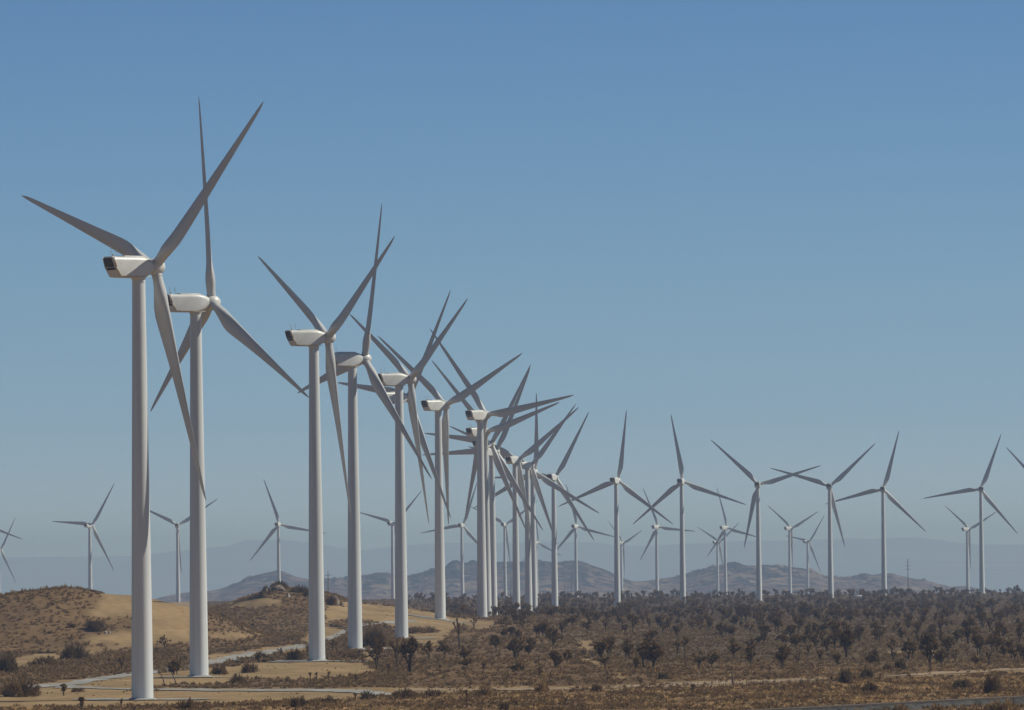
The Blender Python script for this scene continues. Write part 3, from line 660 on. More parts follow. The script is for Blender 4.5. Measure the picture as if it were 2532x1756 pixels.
JT = [
 (1013, 1664, 92, 50, 60, .22, 0, 'darkest tall club-shaped Joshua tree right of the tower with the hidden foot'),
 (935, 1655, 82, 70, 60, .26, 0, 'wide many-limbed Joshua tree in front of the tower foot below the knoll'),
 (982, 1652, 72, 42, 26, .3, 0, 'slim Joshua tree standing between the wide one and the dark club-shaped one'),
 (961, 1672, 34, 14, 3, .5, 0, 'small thin-stemmed Joshua tree in front of the wide many-limbed one'),
 (1062, 1640, 58, 50, 24, .3, 0, 'open Joshua tree just right of the dark club-shaped one'),
 (1100, 1630, 48, 45, 26, .28, 0, 'Joshua tree at the near end of the sand tongue'),
 (1137, 1602, 74, 36, 26, .28, 0, 'tall spiky Joshua tree beside the sand tongue'),
 (1148, 1640, 46, 40, 22, .3, 0, 'middle-sized Joshua tree below the tall spiky one by the sand'),
 (1172, 1558, 32, 20, 9, .3, 0, 'small spiky Joshua tree at the edge of the smooth sand'),
 (1245, 1560, 32, 44, 30, .25, 0, 'broad low Joshua tree below the cluster towers, left of its twin'),
 (1290, 1558, 36, 48, 30, .25, 0, 'broad Joshua tree below the cluster towers, right of its twin'),
 (1232, 1614, 46, 44, 40, .25, 0, 'dark rounded Joshua tree left of a forked one in mid scrub'),
 (1275, 1630, 62, 50, 50, .3, 0, 'forked Joshua tree with three dark limbs in mid scrub'),
 (1308, 1624, 40, 32, 24, .28, 0, 'compact Joshua tree just right of the forked one'),
 (1367, 1602, 54, 42, 45, .28, 0, 'dark upright Joshua tree left of the sandy clearing'),
 (1408, 1552, 32, 46, 34, .25, 0, 'flat-topped Joshua tree below the first clear turbine of the right row'),
 (1378, 1652, 46, 48, 70, .18, 0, 'dense black-brown Joshua tree low in the scrub left of the clearing'),
 (1402, 1640, 36, 30, 20, .3, 0, 'thin Joshua tree touching the dense black-brown one'),
 (1282, 1658, 24, 62, 40, .15, 0, 'low sprawling Joshua thicket near the dirt road'),
 (1332, 1672, 24, 22, 4, .5, .25, 'pair of small leaning Joshua stems right of the low thicket'),
 (1195, 1666, 30, 18, 6, .4, 0, 'small Y-shaped Joshua tree above the dirt road'),
 (1155, 1656, 32, 46, 30, .2, 0, 'low bushy Joshua tree left of the small Y-shaped one'),
 (1497, 1656, 36, 42, 22, .25, 0, 'small fan-shaped Joshua tree right of the sandy clearing'),
 (1572, 1655, 32, 24, 20, .25, 0, 'short dark Joshua tree tucked against the huge round one'),
 (1604, 1652, 74, 82, 170, .16, 0, 'huge round dense Joshua tree, biggest in the scrub'),
 (1674, 1624, 46, 40, 22, .3, 0, 'open Joshua tree right of the huge round one'),
 (1694, 1622, 50, 28, 14, .35, 0, 'narrow Joshua tree beside the open one right of the huge round tree'),
 (1728, 1656, 42, 44, 30, .25, 0, 'left half of the many-stemmed Joshua group near the dirt road'),
 (1762, 1654, 46, 46, 30, .25, 0, 'right half of the many-stemmed Joshua group near the dirt road'),
 (1815, 1630, 54, 36, 20, .38, 0, 'graceful Y-shaped Joshua tree with bare trunk'),
 (1859, 1622, 50, 36, 16, .35, 0, 'sparse many-stemmed Joshua tree right of the graceful Y-shaped one'),
 (1930, 1652, 60, 54, 90, .2, 0, 'dense dark Joshua tree with white-barked feet near the dirt road'),
 (1997, 1626, 38, 28, 5, .55, -.15, 'leaning Joshua tree with a bright bare trunk'),
 (1972, 1606, 42, 40, 34, .25, 0, 'dark Joshua tree behind the leaning bright-trunked one'),
 (1713, 1560, 32, 28, 18, .3, 0, 'mid-distance Joshua tree with pale tips, left of its partner'),
 (1732, 1562, 26, 24, 12, .3, 0, 'smaller partner right of the pale-tipped mid-distance Joshua tree'),
 (1671, 1528, 30, 36, 26, .25, 0, 'rounded Joshua tree below the second spaced turbine'),
 (1528, 1538, 30, 32, 26, .22, 0, 'dark Joshua tree below the first spaced turbine'),
 (1572, 1546, 28, 36, 20, .28, 0, 'sparse Joshua tree beside the dark one below the first spaced turbine'),
 (1838, 1541, 48, 44, 55, .22, 0, 'tall dark Joshua tree left of the hanging-blade turbine foot'),
 (1856, 1568, 32, 34, 14, .35, 0, 'small forked Joshua pair below the tall dark one'),
 (1922, 1552, 42, 40, 26, .28, 0, 'pale-tipped Joshua tree between two dark ones in mid distance'),
 (1992, 1531, 46, 46, 70, .22, 0, 'dense blackish Joshua tree in mid distance right of the pale-tipped one'),
 (2075, 1532, 40, 60, 60, .2, 0, 'wide dark Joshua clump in mid distance below the pole'),
 (2110, 1546, 42, 46, 50, .2, 0, 'right-hand partner of the wide dark mid-distance clump'),
 (2093, 1626, 72, 46, 80, .32, 0, 'round-headed Joshua tree on a clear trunk, lollipop outline'),
 (2069, 1650, 38, 28, 12, .3, 0, 'small candelabra Joshua tree before the round-headed one'),
 (2176, 1584, 50, 42, 42, .3, 0, 'heart-shaped Joshua tree in the middle of the right scrub'),
 (2205, 1602, 26, 16, 4, .6, -.1, 'little palm-like Joshua tree right of the heart-shaped one'),
 (2250, 1630, 56, 44, 50, .22, 0, 'left dark Joshua tree of the big group at right'),
 (2300, 1627, 66, 60, 70, .28, 0, 'middle wide Joshua tree of the big group at right'),
 (2345, 1627, 60, 42, 26, .3, 0, 'right open-limbed Joshua tree of the big group at right'),
 (2422, 1620, 54, 42, 60, .2, 0, 'dense Joshua tree near the right edge, left of a paler one'),
 (2470, 1612, 64, 60, 50, .25, 0, 'large paler Joshua tree near the right edge'),
 (2520, 1600, 58, 40, 26, .3, 0, 'open-limbed Joshua tree at the right picture edge'),
 (2397, 1564, 46, 42, 60, .2, 0, 'egg-shaped Joshua tree above the two near the right edge'),
 (2285, 1511, 32, 34, 36, .22, 0, 'fan-shaped Joshua tree close under the far tree line'),
 (2349, 1514, 32, 32, 26, .3, 0, 'Joshua tree on a thin trunk under the far tree line'),
 (2320, 1512, 28, 26, 20, .25, 0, 'small dark Joshua tree left of the thin-trunked one'),
 (2250, 1550, 40, 30, 14, .3, 0, 'thin ragged Joshua tree above the big right group'),
 (2326, 1540, 26, 22, 12, .3, 0, 'small upright Joshua tree right of the ragged one'),
 (2460, 1516, 38, 60, 60, .22, 0, 'broad-topped Joshua tree under the last complete turbine'),
 (2492, 1532, 34, 34, 30, .22, 0, 'dark Joshua tree right of the broad-topped one'),
 (2202, 1692, 18, 8, 2, .7, 0, 'single-stem Joshua sapling in the front grass at right'),
 (2114, 1684, 16, 8, 2, .7, 0, 'dark stubby Joshua sapling beside a round bush'),
 (2056, 1686, 16, 9, 2, .7, 0, 'stubby Joshua sapling at the end of the fence'),
 (436, 1668, 40, 48, 70, .2, 0, 'bushy Joshua tree against the left of the second tower foot'),
 (158, 1721, 33, 18, 5, .5, 0, 'small club Joshua tree beside the gravel road bend'),
 (203, 1757, 36, 18, 5, .5, 0, 'little Y-shaped Joshua tree at the bottom left'),
 (301, 1664, 48, 22, 6, .45, -.1, 'slender leaning Joshua tree left of the tallest tower'),
 (406, 1606, 38, 38, 12, .3, 0, 'forked Joshua tree on the sand between the two nearest towers'),
 (878, 1733, 22, 10, 3, .65, 0, 'tiny round-headed Joshua tree in front of the track'),
 (1156, 1750, 46, 16, 4, .6, -.08, 'thin leaning Joshua tree in the bottom centre grass'),
 (821, 1612, 34, 30, 16, .25, 0, 'spiky Joshua tree between the third and fourth towers'),
 (300, 1742, 16, 8, 2, .6, 0, 'smallest Joshua sapling just left of the tallest tower foot'),
 (768, 1690, 30, 6, 1, .8, -.12, 'leftmost bare Joshua stem on the grassy strip by the third tower'),
 (784, 1688, 28, 6, 1, .8, 0, 'middle bare Joshua stem on the grassy strip by the third tower'),
 (812, 1688, 30, 12, 2, .7, 0, 'right leafy Joshua stem on the grassy strip by the third tower'),
 (880, 1690, 24, 10, 3, .5, 0, 'Joshua sapling on the brow above the track, left of the scrub'),
 (582, 1692, 28, 10, 3, .5, .05, 'short bent Joshua stem beside the round bush between second and third towers'),
 (695, 1622, 22, 20, 6, .3, 0, 'spiky Joshua sapling on the gravel road shoulder'),
 (1583, 1692, 14, 8, 2, .6, 0, 'tiny dark Joshua sapling on the dirt road edge'),
 (1712, 1718, 28, 16, 3, .5, 0, 'curved dead-looking Joshua stem in the front grass, centre right'),
]
for i, (px, py, hp, wp, tips, tr, ln, lab) in enumerate(JT):
    place_joshua(lab, px, py, hp, wp, tips, 100+i*7, tr, ln)
SH = [
 (182, 1632, 40, 72, DARKB, 'big dark creosote bush left of the tallest tower'),
 (115, 1646, 22, 66, BROWN, 'wide low brown bush left of the dark creosote'),
 (45, 1724, 42, 96, BROWN, 'broad brown bush mound at the lower left edge'),
 (18, 1664, 44, 64, GREYB, 'tall greyish bush at the left edge above the brown mound'),
 (190, 1712, 12, 34, BROWN, 'low bush on the near side of the gravel road bend'),
 (465, 1756, 26, 60, BROWN, 'ragged bush in the bottom foreground right of the tallest tower'),
 (735, 1748, 26, 44, BROWN, 'rounded grassy bush in the foreground below the third tower'),
 (812, 1738, 16, 40, GREYB, 'flat grey bush in the foreground left of the tiny round-headed tree'),
 (908, 1730, 20, 40, GREYB, 'grey-green round bush where the track ends'),
 (1002, 1726, 22, 70, BROWN, 'long bush at the edge of the front grass, below the sand road start'),
 (1069, 1724, 20, 38, BROWN, 'round brown bush on the sand road, left of centre'),
 (1194, 1720, 18, 36, BROWN, 'round brown bush below the small Y-shaped tree'),
 (1340, 1712, 26, 34, STRAW, 'straw-coloured twiggy bush on the dirt road edge'),
 (1475, 1712, 20, 34, BROWN, 'isolated round bush on the dirt road verge in the centre'),
 (1640, 1680, 18, 30, GREYB, 'grey bush above the dirt road under the huge round tree'),
 (2150, 1714, 26, 46, DARKB, 'dark round bush in the front grass at right'),
 (2092, 1690, 34, 36, GREYB, 'upright grey bush beside a stubby sapling'),
 (2143, 1677, 24, 38, GREYB, 'rounded grey bush just above the dark round one'),
 (2226, 1656, 24, 32, DARKB, 'round bush below the big right Joshua group'),
 (2192, 1658, 16, 28, BROWN, 'small brown bush left of the round one below the big group'),
 (2455, 1716, 44, 46, BROWN, 'tall loose brown bush near the right end of the front grass'),
 (2375, 1704, 24, 50, GREYB, 'spreading grey bush left of the tall loose one'),
 (2163, 1640, 32, 26, DARKB, 'upright broom-like bush with dark foot'),
 (1245, 1758, 22, 30, DARKB, 'dark bush cut by the bottom edge, centre'),
 (545, 1668, 22, 44, BROWN, 'brown bush on the sand right of the second tower'),
 (615, 1664, 24, 42, BROWN, 'brown bush cut by a small sand scarp between second and third towers'),
 (590, 1692, 22, 44, BROWN, 'round bush with a bent stem between second and third towers'),
 (645, 1632, 20, 34, BROWN, 'bush on the shoulder of the gravel road, left of its darker neighbour'),
 (730, 1634, 26, 46, DARKB, 'dark bush left of the third tower foot'),
 (872, 1630, 18, 60, BROWN, 'long low bush between the third and fourth tower feet'),
 (925, 1600, 46, 70, DARKB, 'tall brown bush left of the tower with the hidden foot'),
 (1035, 1566, 16, 90, BROWN, 'long low bush on the sand below the slope turbine'),
 (820, 1498, 24, 30, BROWN, 'bush on the right end of the knoll top'),
 (770, 1474, 14, 40, DARKB, 'dark bush on the knoll top hidden partly by the third tower'),
 (690, 1456, 17, 50, DARKB, 'dark bush crowning the rocky knoll'),
 (657, 1464, 14, 14, BROWN, 'small upright bush on the left of the knoll top'),
 (740, 1466, 17, 56, DARKB, 'dark bush on the knoll top left of the third tower'),
 (235, 1562, 26, 50, DARKB, 'dark bush in the hollow of the left hill, nearest the tower'),
 (175, 1552, 12, 26, DARKB, 'small dark bush in the hollow of the left hill'),
 (2228, 1768, 26, 46, STRAW, 'straw bush at the bottom edge in front of the railway, left one'),
 (2315, 1770, 28, 48, STRAW, 'straw bush at the bottom edge in front of the railway, middle one'),
 (2485, 1774, 40, 84, STRAW, 'wide straw bush at the bottom right corner before the railway'),
 (2120, 1767, 16, 36, STRAW, 'low straw bush at the bottom edge where the railway leaves the picture'),
]
for i, (px, py, hp, wp, cl, lab) in enumerate(SH):
    place_shrub(lab, px, py, hp, wp, 900+i*3, cl, 320)

# prototypes for the wide scrub
PJ = [joshua(5000+k, 1.0*hh, ww, tp, tr, 0) for k, (hh, ww, tp, tr) in enumerate([(5, 3.6, 26, .28), (4.2, 3.8, 20, .25), (5.5, 3.2, 16, .3), (3.6, 3.2, 24, .22), (4.8, 4.4, 34, .25), (3.4, 2.0, 8, .35), (6, 4.2, 30, .28), (4, 2.6, 12, .35)])]
PJM = []
for (tv, tf, tc), (cv_, cf, cc) in PJ:
    PJM.append((mesh_np('trunk', tv, tf, [M_BARK], True, col=tc), mesh_np('crown', cv_, cf, [M_LEAF], col=cc)))
def wedge(n, d0, d1, t=.1, p=0.0):
    """ground points, even per area (p=0) in the view wedge"""
    u = rng.uniform(0, 1, n); D = np.sqrt(d0*d0+u*(d1*d1-d0*d0)); X = rng.uniform(-t, t, n)*D
    return X, D
# individual Joshua trees scattered between the described ones
X, D = wedge(9000, 1400, 5150, .088)
Z = terrain(X, D); bare_, front_ = zone(X, D, Z); px, py = to_px(np.stack([X, D, Z], -1))
clump = fbm(X/55, D/150, 201, 3)
ok = ~bare_ & ~front_ & (px > 1010) & (py < 1655) & (clump > .36)
ok |= ~bare_ & ~front_ & (px > 1100) & (D > 3000)
ok &= ~((px > 1000) & (px < 1240) & (py > 1500) & (D < 2700))
idx_ = np.where(ok)[0]; order = idx_[np.argsort(D[idx_])]
used = [(a[0], a[1]) for a in JT]
nind = 0; rest = []
for i in order:
    if rng.uniform() < (.6 if D[i] > 3300 else .62 if D[i] > 2000 else .25): continue
    if D[i] < 2300 and min((px[i]-a)**2/2.0+(py[i]-b)**2*4 for a, b in used) < 900 and rng.uniform() < .9: continue
    if D[i] < 2300 and rng.uniform() < .15: continue
    k = int(rng.integers(0, len(PJM))); s = rng.uniform(.6, 1.22); a = rng.uniform(0, 6.28)
    if nind < 215:
        o = bpy.data.objects.new('joshua_tree', None); COL.objects.link(o); o.location = (X[i], D[i], Z[i]-.1); o.rotation_euler = (0, 0, a); o.scale = (s, s, s)
        link('trunk', PJM[k][0], o); link('crown', PJM[k][1], o)
        tag(o, 'one of many alike brown Joshua trees spread through the open scrub', 'joshua tree', 'joshua trees filling the scrub plain'); nind += 1
    else: rest.append((X[i], D[i], Z[i], k, s, a))
def merge(protos, items, name, mat, lift=-.05, vary=.18):
    """one mesh from many transformed copies of (V, F, col)"""
    A = {}
    for it in items: A.setdefault(it[3], []).append(it)
    VV, FF, CCs = [], [], []; n = 0
    for k, L in A.items():
        V0, F0, c0 = protos[k]; L = np.array([(x, d, z, s, a) for x, d, z, _, s, a in L])
        ca, sa = np.cos(L[:, 4]), np.sin(L[:, 4])
        x = (V0[None, :, 0]*ca[:, None]-V0[None, :, 1]*sa[:, None])*L[:, 3:4]+L[:, 0:1]
        y = (V0[None, :, 0]*sa[:, None]+V0[None, :, 1]*ca[:, None])*L[:, 3:4]+L[:, 1:2]
        z = V0[None, :, 2]*L[:, 3:4]+L[:, 2:3]+lift
        m = len(L); nv = len(V0)
        VV.append(np.stack([x, y, z], -1).reshape(-1, 3))
        FF.append((F0[None]+(np.arange(m)*nv)[:, None, None]).reshape(-1, F0.shape[1])+n); n += m*nv
        tn = 1+vary*(rng.uniform(-1, 1, (m, 1, 1)))
        CCs.append((c0[None]*tn).reshape(-1, 3))
    sizes = {}
    for f in FF: sizes.setdefault(f.shape[1], []).append(f)
    fs = [np.concatenate(v) for v in sizes.values()]
    return link(name, mesh_np(name, np.concatenate(VV), fs, [mat], col=np.concatenate(CCs)))
# the far belt of trees: simplified crowns (every third leaf) merged as one mass
PJL = []
for (tv, tf, tc), (cv_, cf, cc) in PJ:
    keep = cf[::3]; vv = cv_[keep.ravel()]; c = cc[keep.ravel()]
    ctr = vv.reshape(-1, 3, 3).mean(1, keepdims=True); vv = (ctr+(vv.reshape(-1, 3, 3)-ctr)*1.9).reshape(-1, 3)
    PJL.append((vv, np.arange(len(vv)).reshape(-1, 3), c))
o = merge(PJL, rest, 'joshua_tree_belt', M_LEAF)
tag(o, 'far belt of brown Joshua trees merging along the plain', 'joshua trees', kind='stuff')
print('individual', nind, 'rest', len(rest))

# low scrub between the trees
SCR = [(.28, .19, .11), (.22, .155, .09), (.32, .22, .12)]
SCR2 = [(.21, .15, .09), (.25, .175, .10)]
PS = [shrub(7000+k, h_, w_, n_, c_, leafw=.036) for k, (h_, w_, n_, c_) in enumerate([(1.0, 2.2, 42, SCR), (.8, 1.9, 40, SCR2), (1.3, 2.4, 46, SCR), (1.1, 1.8, 40, SCR2), (.7, 2.6, 42, SCR), (1.5, 2.0, 44, SCR)])]
X, D = wedge(110000, 1120, 5300, .095); Z = terrain(X, D); bare_, front_ = zone(X, D, Z); px, py = to_px(np.stack([X, D, Z], -1))
dens = (.35+1.6*np.clip(fbm(X/30, D/60, 301, 3)-.25, 0, 1))*np.clip(3200/D, .6, 1)
dens = np.where((px < 1000) & (D < 2700), dens*1.6, dens); dens = np.where((px > 1000) & (D < 1540), dens*.4, dens)
ok = ~bare_ & ~front_ & (rng.uniform(0, 1, len(X)) < dens)
it = [(X[i], D[i], Z[i], int(rng.integers(0, 6)), rng.uniform(.5, 1.15)*(1 if D[i] > 1500 else .8), rng.uniform(0, 6.28)) for i in np.where(ok)[0]]
# extra cover on the left hills and the strips between sand patches
X, D = wedge(60000, 1150, 2600, .095); X = np.where(rng.uniform(0, 1, len(X)) < .55, -np.abs(X), X); Z = terrain(X, D); bare_, front_ = zone(X, D, Z); px, py = to_px(np.stack([X, D, Z], -1))
ok = ~bare_ & ~front_ & (px < 1000) & (rng.uniform(0, 1, len(X)) < .45+1.8*np.clip(fbm(X/16, D/35, 333, 3)-.35, 0, 1))
it += [(X[i], D[i], Z[i], int(rng.integers(0, 6)), rng.uniform(.3, .7), rng.uniform(0, 6.28)) for i in np.where(ok)[0]]
o = merge(PS, it, 'scrub', M_SCRUB); tag(o, 'low brown desert scrub covering the plain and the hill slopes', 'scrub', kind='stuff')
print('scrub', len(it))
# a little scrub straying over the sand
X, D = wedge(9000, 1120, 2500, .1); Z = terrain(X, D); bare_, front_ = zone(X, D, Z)
it = [(X[i], D[i], Z[i], int(rng.integers(0, 6)), rng.uniform(.1, .34), rng.uniform(0, 6.28)) for i in np.where(bare_ & (rng.uniform(0, 1, len(X)) < .9*np.clip(fbm(X/9, D/20, 444, 3)-.38, 0, 1)*4))[0]]
o = merge(PS, it, 'scattered_tufts', M_SCRUB); tag(o, 'sparse small tufts dotted over the bare sand', 'tufts', kind='stuff')
# front strip: dry grass and knee-high brush
PG = [shrub(8000+k, h_, w_, n_, c_, leafw=.06) for k, (h_, w_, n_, c_) in enumerate([(.40, .8, 14, STRAW), (.5, 1.0, 16, BROWN), (.35, .9, 14, STRAW), (.55, 1.1, 18, BROWN), (.45, .9, 14, BROWN), (.3, .9, 12, [(.34, .26, .16), (.28, .21, .13)])])]
X, D = wedge(62000, 985, 1620, .1); Z = terrain(X, D); bare_, front_ = zone(X, D, Z)
patch = fbm(X/7, D/18, 401, 3)
ok = (front_ & (rng.uniform(0, 1, len(X)) < .35+.9*patch)) | (bare_ & (X > -15) & (D < 1400) & (patch > .5) & (rng.uniform(0, 1, len(X)) < .35)) | (~bare_ & (X > -35) & (rng.uniform(0, 1, len(X)) < .1+.7*patch))
it = []
for i in np.where(ok)[0]:
    k = int(rng.choice([0, 2, 5] if (patch[i]+rng.normal(0, .08)) < .46 else [1, 3, 4, 1, 3, 0]))
    it.append((X[i], D[i], Z[i], k, rng.uniform(.6, 1.5), rng.uniform(0, 6.28)))
o = merge(PG, it, 'dry_grass', M_GRASS, vary=.3); tag(o, 'dry straw grass and knee-high brush along the near edge', 'dry grass', kind='stuff')

# ---------------------------------------------------------------- rocks
def rock(label, px, py, wp, hp, seed, mat, group=None, name='boulder'):
    x, d, z = ground_at(px, py); s = F_PX/d; a = wp/s/2; h = hp/s
    import bmesh
    bm = bmesh.new(); bmesh.ops.create_icosphere(bm, subdivisions=3, radius=1)
    from mathutils import noise as mn
    for v in bm.verts:
        q = v.co.copy(); k = 1+.45*mn.noise(q*1.3+Vector((seed, 0, 0)))+.15*mn.noise(q*3.5+Vector((0, seed, 0)))
        v.co = Vector((q.x*a*k, q.y*a*k, q.z*h*.75*k+h*.25))
    me = bpy.data.meshes.new(name); bm.to_mesh(me); bm.free(); me.materials.append(mat)
    o = link(name, me, loc=(x, d, z)); tag(o, label, 'rock', group); return o
rock('white rock high on the knoll face', 713, 1478, 8, 9, 1, M_ROCK)
rock('brown boulder left of the knoll summit', 656, 1466, 13, 12, 2, M_ROCK2)
rock('broad brown boulder under the knoll summit bush', 688, 1461, 34, 14, 3, M_ROCK2)
rock('brown boulder on the knoll left of the third tower', 745, 1466, 30, 10, 4, M_ROCK2)
rock('brown boulder on the right end of the knoll', 822, 1494, 32, 20, 5, M_ROCK2)
rock('small brown boulder below the right end of the knoll', 843, 1499, 16, 10, 6, M_ROCK2)
rock('pale stone in the hollow of the left hill, left of the whitest one', 262, 1566, 8, 5, 7, M_ROCK)
rock('whitest stone in the hollow of the left hill', 270, 1566, 6, 5, 8, M_ROCK)
rock('brown stone at the upper lip of the left hill hollow', 248, 1556, 26, 12, 9, M_ROCK2)
rock('pale stone beside the round bush between second and third towers', 624, 1686, 5, 5, 10, M_ROCK)

# ---------------------------------------------------------------- railway
def rail_pt(px, py): x, d, z = ground_at(px, py); return np.array([x, d])
A = rail_pt(1900, 1769); B = rail_pt(2532, 1736); u = (B-A)/np.linalg.norm(B-A); A0 = A-u*140; B0 = B+u*160
nrm = np.array([u[1], -u[0]])      # towards the camera side
if nrm[1] > 0: nrm = -nrm
L_ = np.linalg.norm(B0-A0); N_ = 1000
cs = [(-3.9, -.3), (-3.1, .2), (-2.2, .75), (-1, .76), (0, .76), (1, .76), (2.2, .74), (2.7, .42), (3.3, .08), (3.9, -.3)]
tt_ = np.linspace(0, L_, N_); ctr = A0[None]+u[None]*tt_[:, None]+nrm[None]*2.2
gz = np.convolve(np.pad(terrain(ctr[:, 0], ctr[:, 1]), 200, 'edge'), np.ones(401)/401, 'valid')
V = []; 
for o_, h_ in cs:
    p = ctr+nrm*o_; V.append(np.stack([p[:, 0], p[:, 1], gz+h_+(fbm(p[:, 0]*2.6+o_*9, p[:, 1]*1.4, 7, 2)-.5)*.42], -1))
V = np.stack(V, 1).reshape(-1, 3); i = np.arange(len(V)).reshape(-1, len(cs))
F = np.stack([i[:-1, :-1], i[:-1, 1:], i[1:, 1:], i[1:, :-1]], -1).reshape(-1, 4)
rb = link('railway_ballast', mesh_np('railway_ballast', V, F, [M_BALLAST])); tag(rb, kind='structure')
ry = bpy.data.objects.new('railway_track', None); COL.objects.link(ry); ry.location = (float(A[0]), float(A[1]), float(gz[200]))
tag(ry, 'railway track crossing the bottom right corner on grey ballast', 'railway')
O = np.array([float(A[0]), float(A[1]), float(gz[200])])
for off in (-2.3, -.85):
    mb = MB()
    pts = ctr+nrm*off; P3 = np.stack([pts[:, 0], pts[:, 1], gz+1.10], -1)-O
    for k in range(0, N_-12, 11):
        a_, b_ = P3[k], P3[k+11]; nn3 = np.array([nrm[0], nrm[1], 0])*.05
        Vr = []
        for q in (a_, b_):
            for sx, zz in ((-1, -.17), (1, -.17), (1, 0), (-1, 0)): Vr.append(q+nn3*sx+np.array([0, 0, zz]))
        mb.add(Vr, [(0, 1, 5, 4), (1, 2, 6, 5), (2, 3, 7, 6), (3, 0, 4, 7)])
    mb.obj('rail', M_RAIL, ry)
mb = MB(); ang = math.atan2(u[1], u[0]); Rm = [[math.cos(ang), -math.sin(ang), 0], [math.sin(ang), math.cos(ang), 0], [0, 0, 1]]
for s_ in np.arange(0, L_, .65):
    q = A0+u*s_+nrm*(2.2-1.575); z = np.interp(s_, tt_, gz)
    mb.box(np.array([q[0], q[1], z+.84])-O, (.23, 2.6, .16), Rm)
so_ = mb.obj('sleepers', M_WOOD, ry); so_['kind'] = 'stuff'

# ---------------------------------------------------------------- fence, stakes, poles, camper
fo = bpy.data.objects.new('wire_fence', None); COL.objects.link(fo); x0, d0, z0 = ground_at(1640, 1700); fo.location = (x0, d0, z0)
tag(fo, 'low wire fence on thin wooden posts along the near side of the dirt road', 'fence')
tops = []; first_post = True
for k in range(25):
    px_ = 1640+k*17.2; py_ = 1700-k*.42+1
    x, d, z = ground_at(px_, py_); mb = MB(); mb.tube([(0, 0, -.2), (random.uniform(-.06, .06), 0, 1.15+random.uniform(-.1, .15))], [.06, .045], 6)
    mb.obj('post', M_WOOD, fo, loc=(x-x0, d-d0, z-z0)); tops.append((x-x0, d-d0, z-z0))
mb = MB()
for hh in (.5, .95):
    mb.tube([(a, b, c+hh) for a, b, c in tops], [.012]*len(tops), 4, False)
mb.obj('wire', M_METAL, fo)
for px_, py_, hp, ln, lab in ((408, 1697, 30, -.3, 'left leaning wooden stake right of the tallest tower foot'), (437, 1693, 30, -.42, 'right leaning wooden stake right of the tallest tower foot'),
                              (1812, 1693, 34, -.06, 'stout dead trunk standing by the dirt road fence')):
    x, d, z = ground_at(px_, py_); h = hp*d/F_PX; mb = MB(); r = .13 if hp < 32 else .2
    mb.tube([(0, 0, -.2), (ln*h*.5+.05, .05, h*.5), (ln*h, 0, h)], [r, r*.85, r*.6], 7); mb.tube([(ln*h*.8, 0, h*.8), (ln*h*.8-.3, .1, h*.95)], [r*.5, r*.3], 5)
    o = mb.obj('dead_trunk', M_WOOD, loc=(x, d, z)); tag(o, lab, 'stake')
def pole(px_, ytop, D, label, arms, r=.28, mat=M_WOOD):
    P = ray(px_, ytop)*D; g = tz(P[0], D); h = P[2]-g
    o = bpy.data.objects.new('utility_pole', None); COL.objects.link(o); o.location = (P[0], D, g)
    mb = MB(); mb.tube([(0, 0, -.5), (0, 0, h*.5), (0, 0, h)], [r*1.15, r, r*.7], 8); mb.obj('shaft', mat, o)
    for a_ in arms:
        mb = MB(); mb.box((0, 0, h-a_), (4.6, .25, .25)); mb.obj('crossarm', mat, o)
        for sx in (-2.2, 0.9, 2.2):
            mb = MB(); mb.tube([(sx, 0, h-a_+.12), (sx, 0, h-a_+.5)], [.09, .05], 6); mb.obj('insulator', M_METAL, o)
    tag(o, label, 'pole', 'power line poles'); return P[0], D, g+h
pA = pole(2244.5, 1381, 5900, 'tallest wooden utility pole, on the right with cross arms', (3.2, 6.6, 9.8), .36)
pole(811, 1413, 4300, 'utility pole just right of the third tower', (2.5, 5), .3)
pole(713, 1417, 5200, 'pale thin pole behind the knoll top', (2.0,), .18, M_METAL)
pole(1413, 1428, 6900, 'utility pole against the rounded hill, middle of a small group', (2.5, 5), .32)
pole(1396, 1443, 7100, 'shorter utility pole left in the small group before the rounded hill', (2.5,), .28)
pole(1422, 1434, 7000, 'thin utility pole right in the small group before the rounded hill', (2.5,), .24)
pole(1248, 1398, 6700, 'tall thin pole behind the cluster gap, left of two', (2.5,), .24)
pole(1262, 1415, 6900, 'shorter thin pole behind the cluster gap, right of two', (2.5,), .22)
# lattice mast
P = ray(1750.5, 1391)*6600; g = tz(P[0], 6600); h = P[2]-g
mo = bpy.data.objects.new('lattice_mast', None); COL.objects.link(mo); mo.location = (P[0], 6600, g); tag(mo, 'thin lattice measuring mast left of the wooded hill', 'mast')
mb = MB()
for k in range(3):
    a_ = k*2.094; mb.tube([(.3*math.cos(a_), .3*math.sin(a_), 0), (.3*math.cos(a_), .3*math.sin(a_), h)], [.07, .07], 5)
for q in range(int(h/1.2)):
    for k in range(3):
        a_ = k*2.094; b_ = a_+2.094; mb.tube([(.3*math.cos(a_), .3*math.sin(a_), q*1.2), (.3*math.cos(b_), .3*math.sin(b_), q*1.2+1.1)], [.04, .04], 4, False)
mb.obj('lattice_frame', M_METAL, mo)
mb = MB(); mb.tube([(0, 0, h), (0, 0, h+1.5)], [.08, .03], 5); mb.tube([(-.8, 0, h-.5), (.8, 0, h-.5)], [.05, .05], 5); mb.obj('instrument_boom', M_METAL, mo)
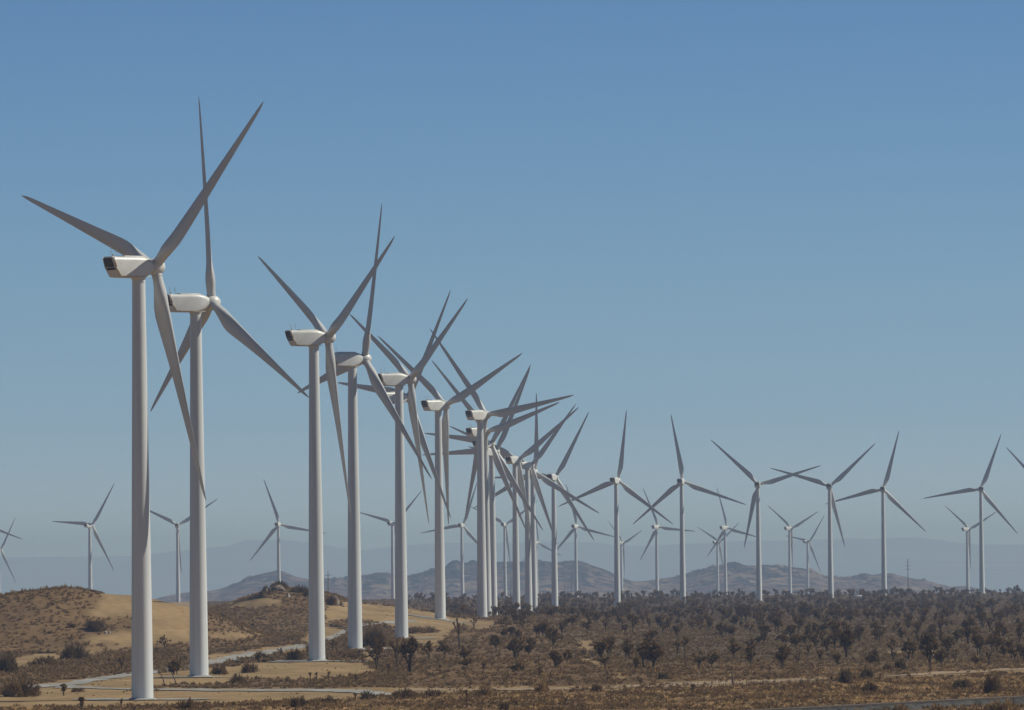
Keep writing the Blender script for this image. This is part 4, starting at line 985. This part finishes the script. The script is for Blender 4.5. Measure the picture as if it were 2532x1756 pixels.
# overhead wires leaving the tall pole
for dz, lab in ((3.0, 'upper overhead wire hung from the tallest utility pole'), (9.6, 'lower overhead wire hung from the tallest utility pole')):
    mb = MB(); q = []
    for k in range(41):
        t = k/40; x = t*1000; y = t*290; sag = 0
        seg = abs(((x/450) % 1)); sag = -4*3.0*seg*(1-seg); q.append((x, y, sag))
    mb.tube(q, [.04]*41, 4, False); o = mb.obj('overhead_wire', M_METAL, loc=(pA[0], pA[1]-.6, pA[2]-dz)); tag(o, lab, 'wire')
# camper behind the bushes
x, d, z = ground_at(2123, 1487); co = bpy.data.objects.new('camper_van', None); COL.objects.link(co); co.location = (x, d, z+.9)
tag(co, 'white camper standing among bushes on the far edge of the plain', 'camper')
M_RV = noise_mat('camper_white', (.78, .78, .76), (.82, .82, .8), .5, .4, .4); M_GL = principled('dark_glass', (.03, .035, .04), .15, .5)[0]
def sect(y0, y1, prof):
    pr = np.array(prof); return [np.stack([pr[:, 0], np.full(len(pr), y0), pr[:, 1]], -1), np.stack([pr[:, 0], np.full(len(pr), y1), pr[:, 1]], -1)]
bp = [(-3.1, .5), (2.9, .5), (3.1, .8), (3.1, 1.4), (2.6, 1.6), (2.1, 2.2), (2.2, 2.9), (1.9, 3.1), (-2.9, 3.1), (-3.1, 2.9)]
cb = loft(sect(-1.15, 1.15, bp)); cb.obj('body', M_RV, co)
mb = MB()
for xx in (-2.2, -.7, .8): mb.box((xx, -1.17, 2.15), (.9, .06, .6))
mb.obj('side_windows', M_GL, co); mb = MB(); mb.box((2.42, 0, 1.9), (.08, 2.0, .5), [[.64, 0, .77], [0, 1, 0], [-.77, 0, .64]]); mb.obj('windscreen', M_GL, co)
for xx in (-1.9, 2.0):
    for yy in (-1.05, 1.05):
        mb = MB(); mb.tube([(0, -.14, 0), (0, .14, 0)], [.42, .42], 16); mb.obj('wheel', M_DARK, co, loc=(xx, yy, .42))

# ---------------------------------------------------------------- haze
hz = bpy.data.materials.new('haze_air'); hz.use_nodes = True; t = hz.node_tree; t.nodes.clear()
ou = t.nodes.new('ShaderNodeOutputMaterial'); pv = t.nodes.new('ShaderNodeVolumePrincipled')
pv.inputs['Color'].default_value = (.75, .91, 1.26, 1); pv.inputs['Density'].default_value = 4.6e-5; pv.inputs['Anisotropy'].default_value = 0.1
t.links.new(pv.outputs[0], ou.inputs['Volume'])
mb = MB(); x0, x1, y0, y1, z0, z1 = -60000, 60000, -3000, 62000, -560, 135
mb.box(((x0+x1)/2, (y0+y1)/2, (z0+z1)/2), (x1-x0, y1-y0, z1-z0))
ho = mb.obj('haze', hz); tag(ho, 'thin blue-grey air haze over the plain', 'haze', kind='stuff')
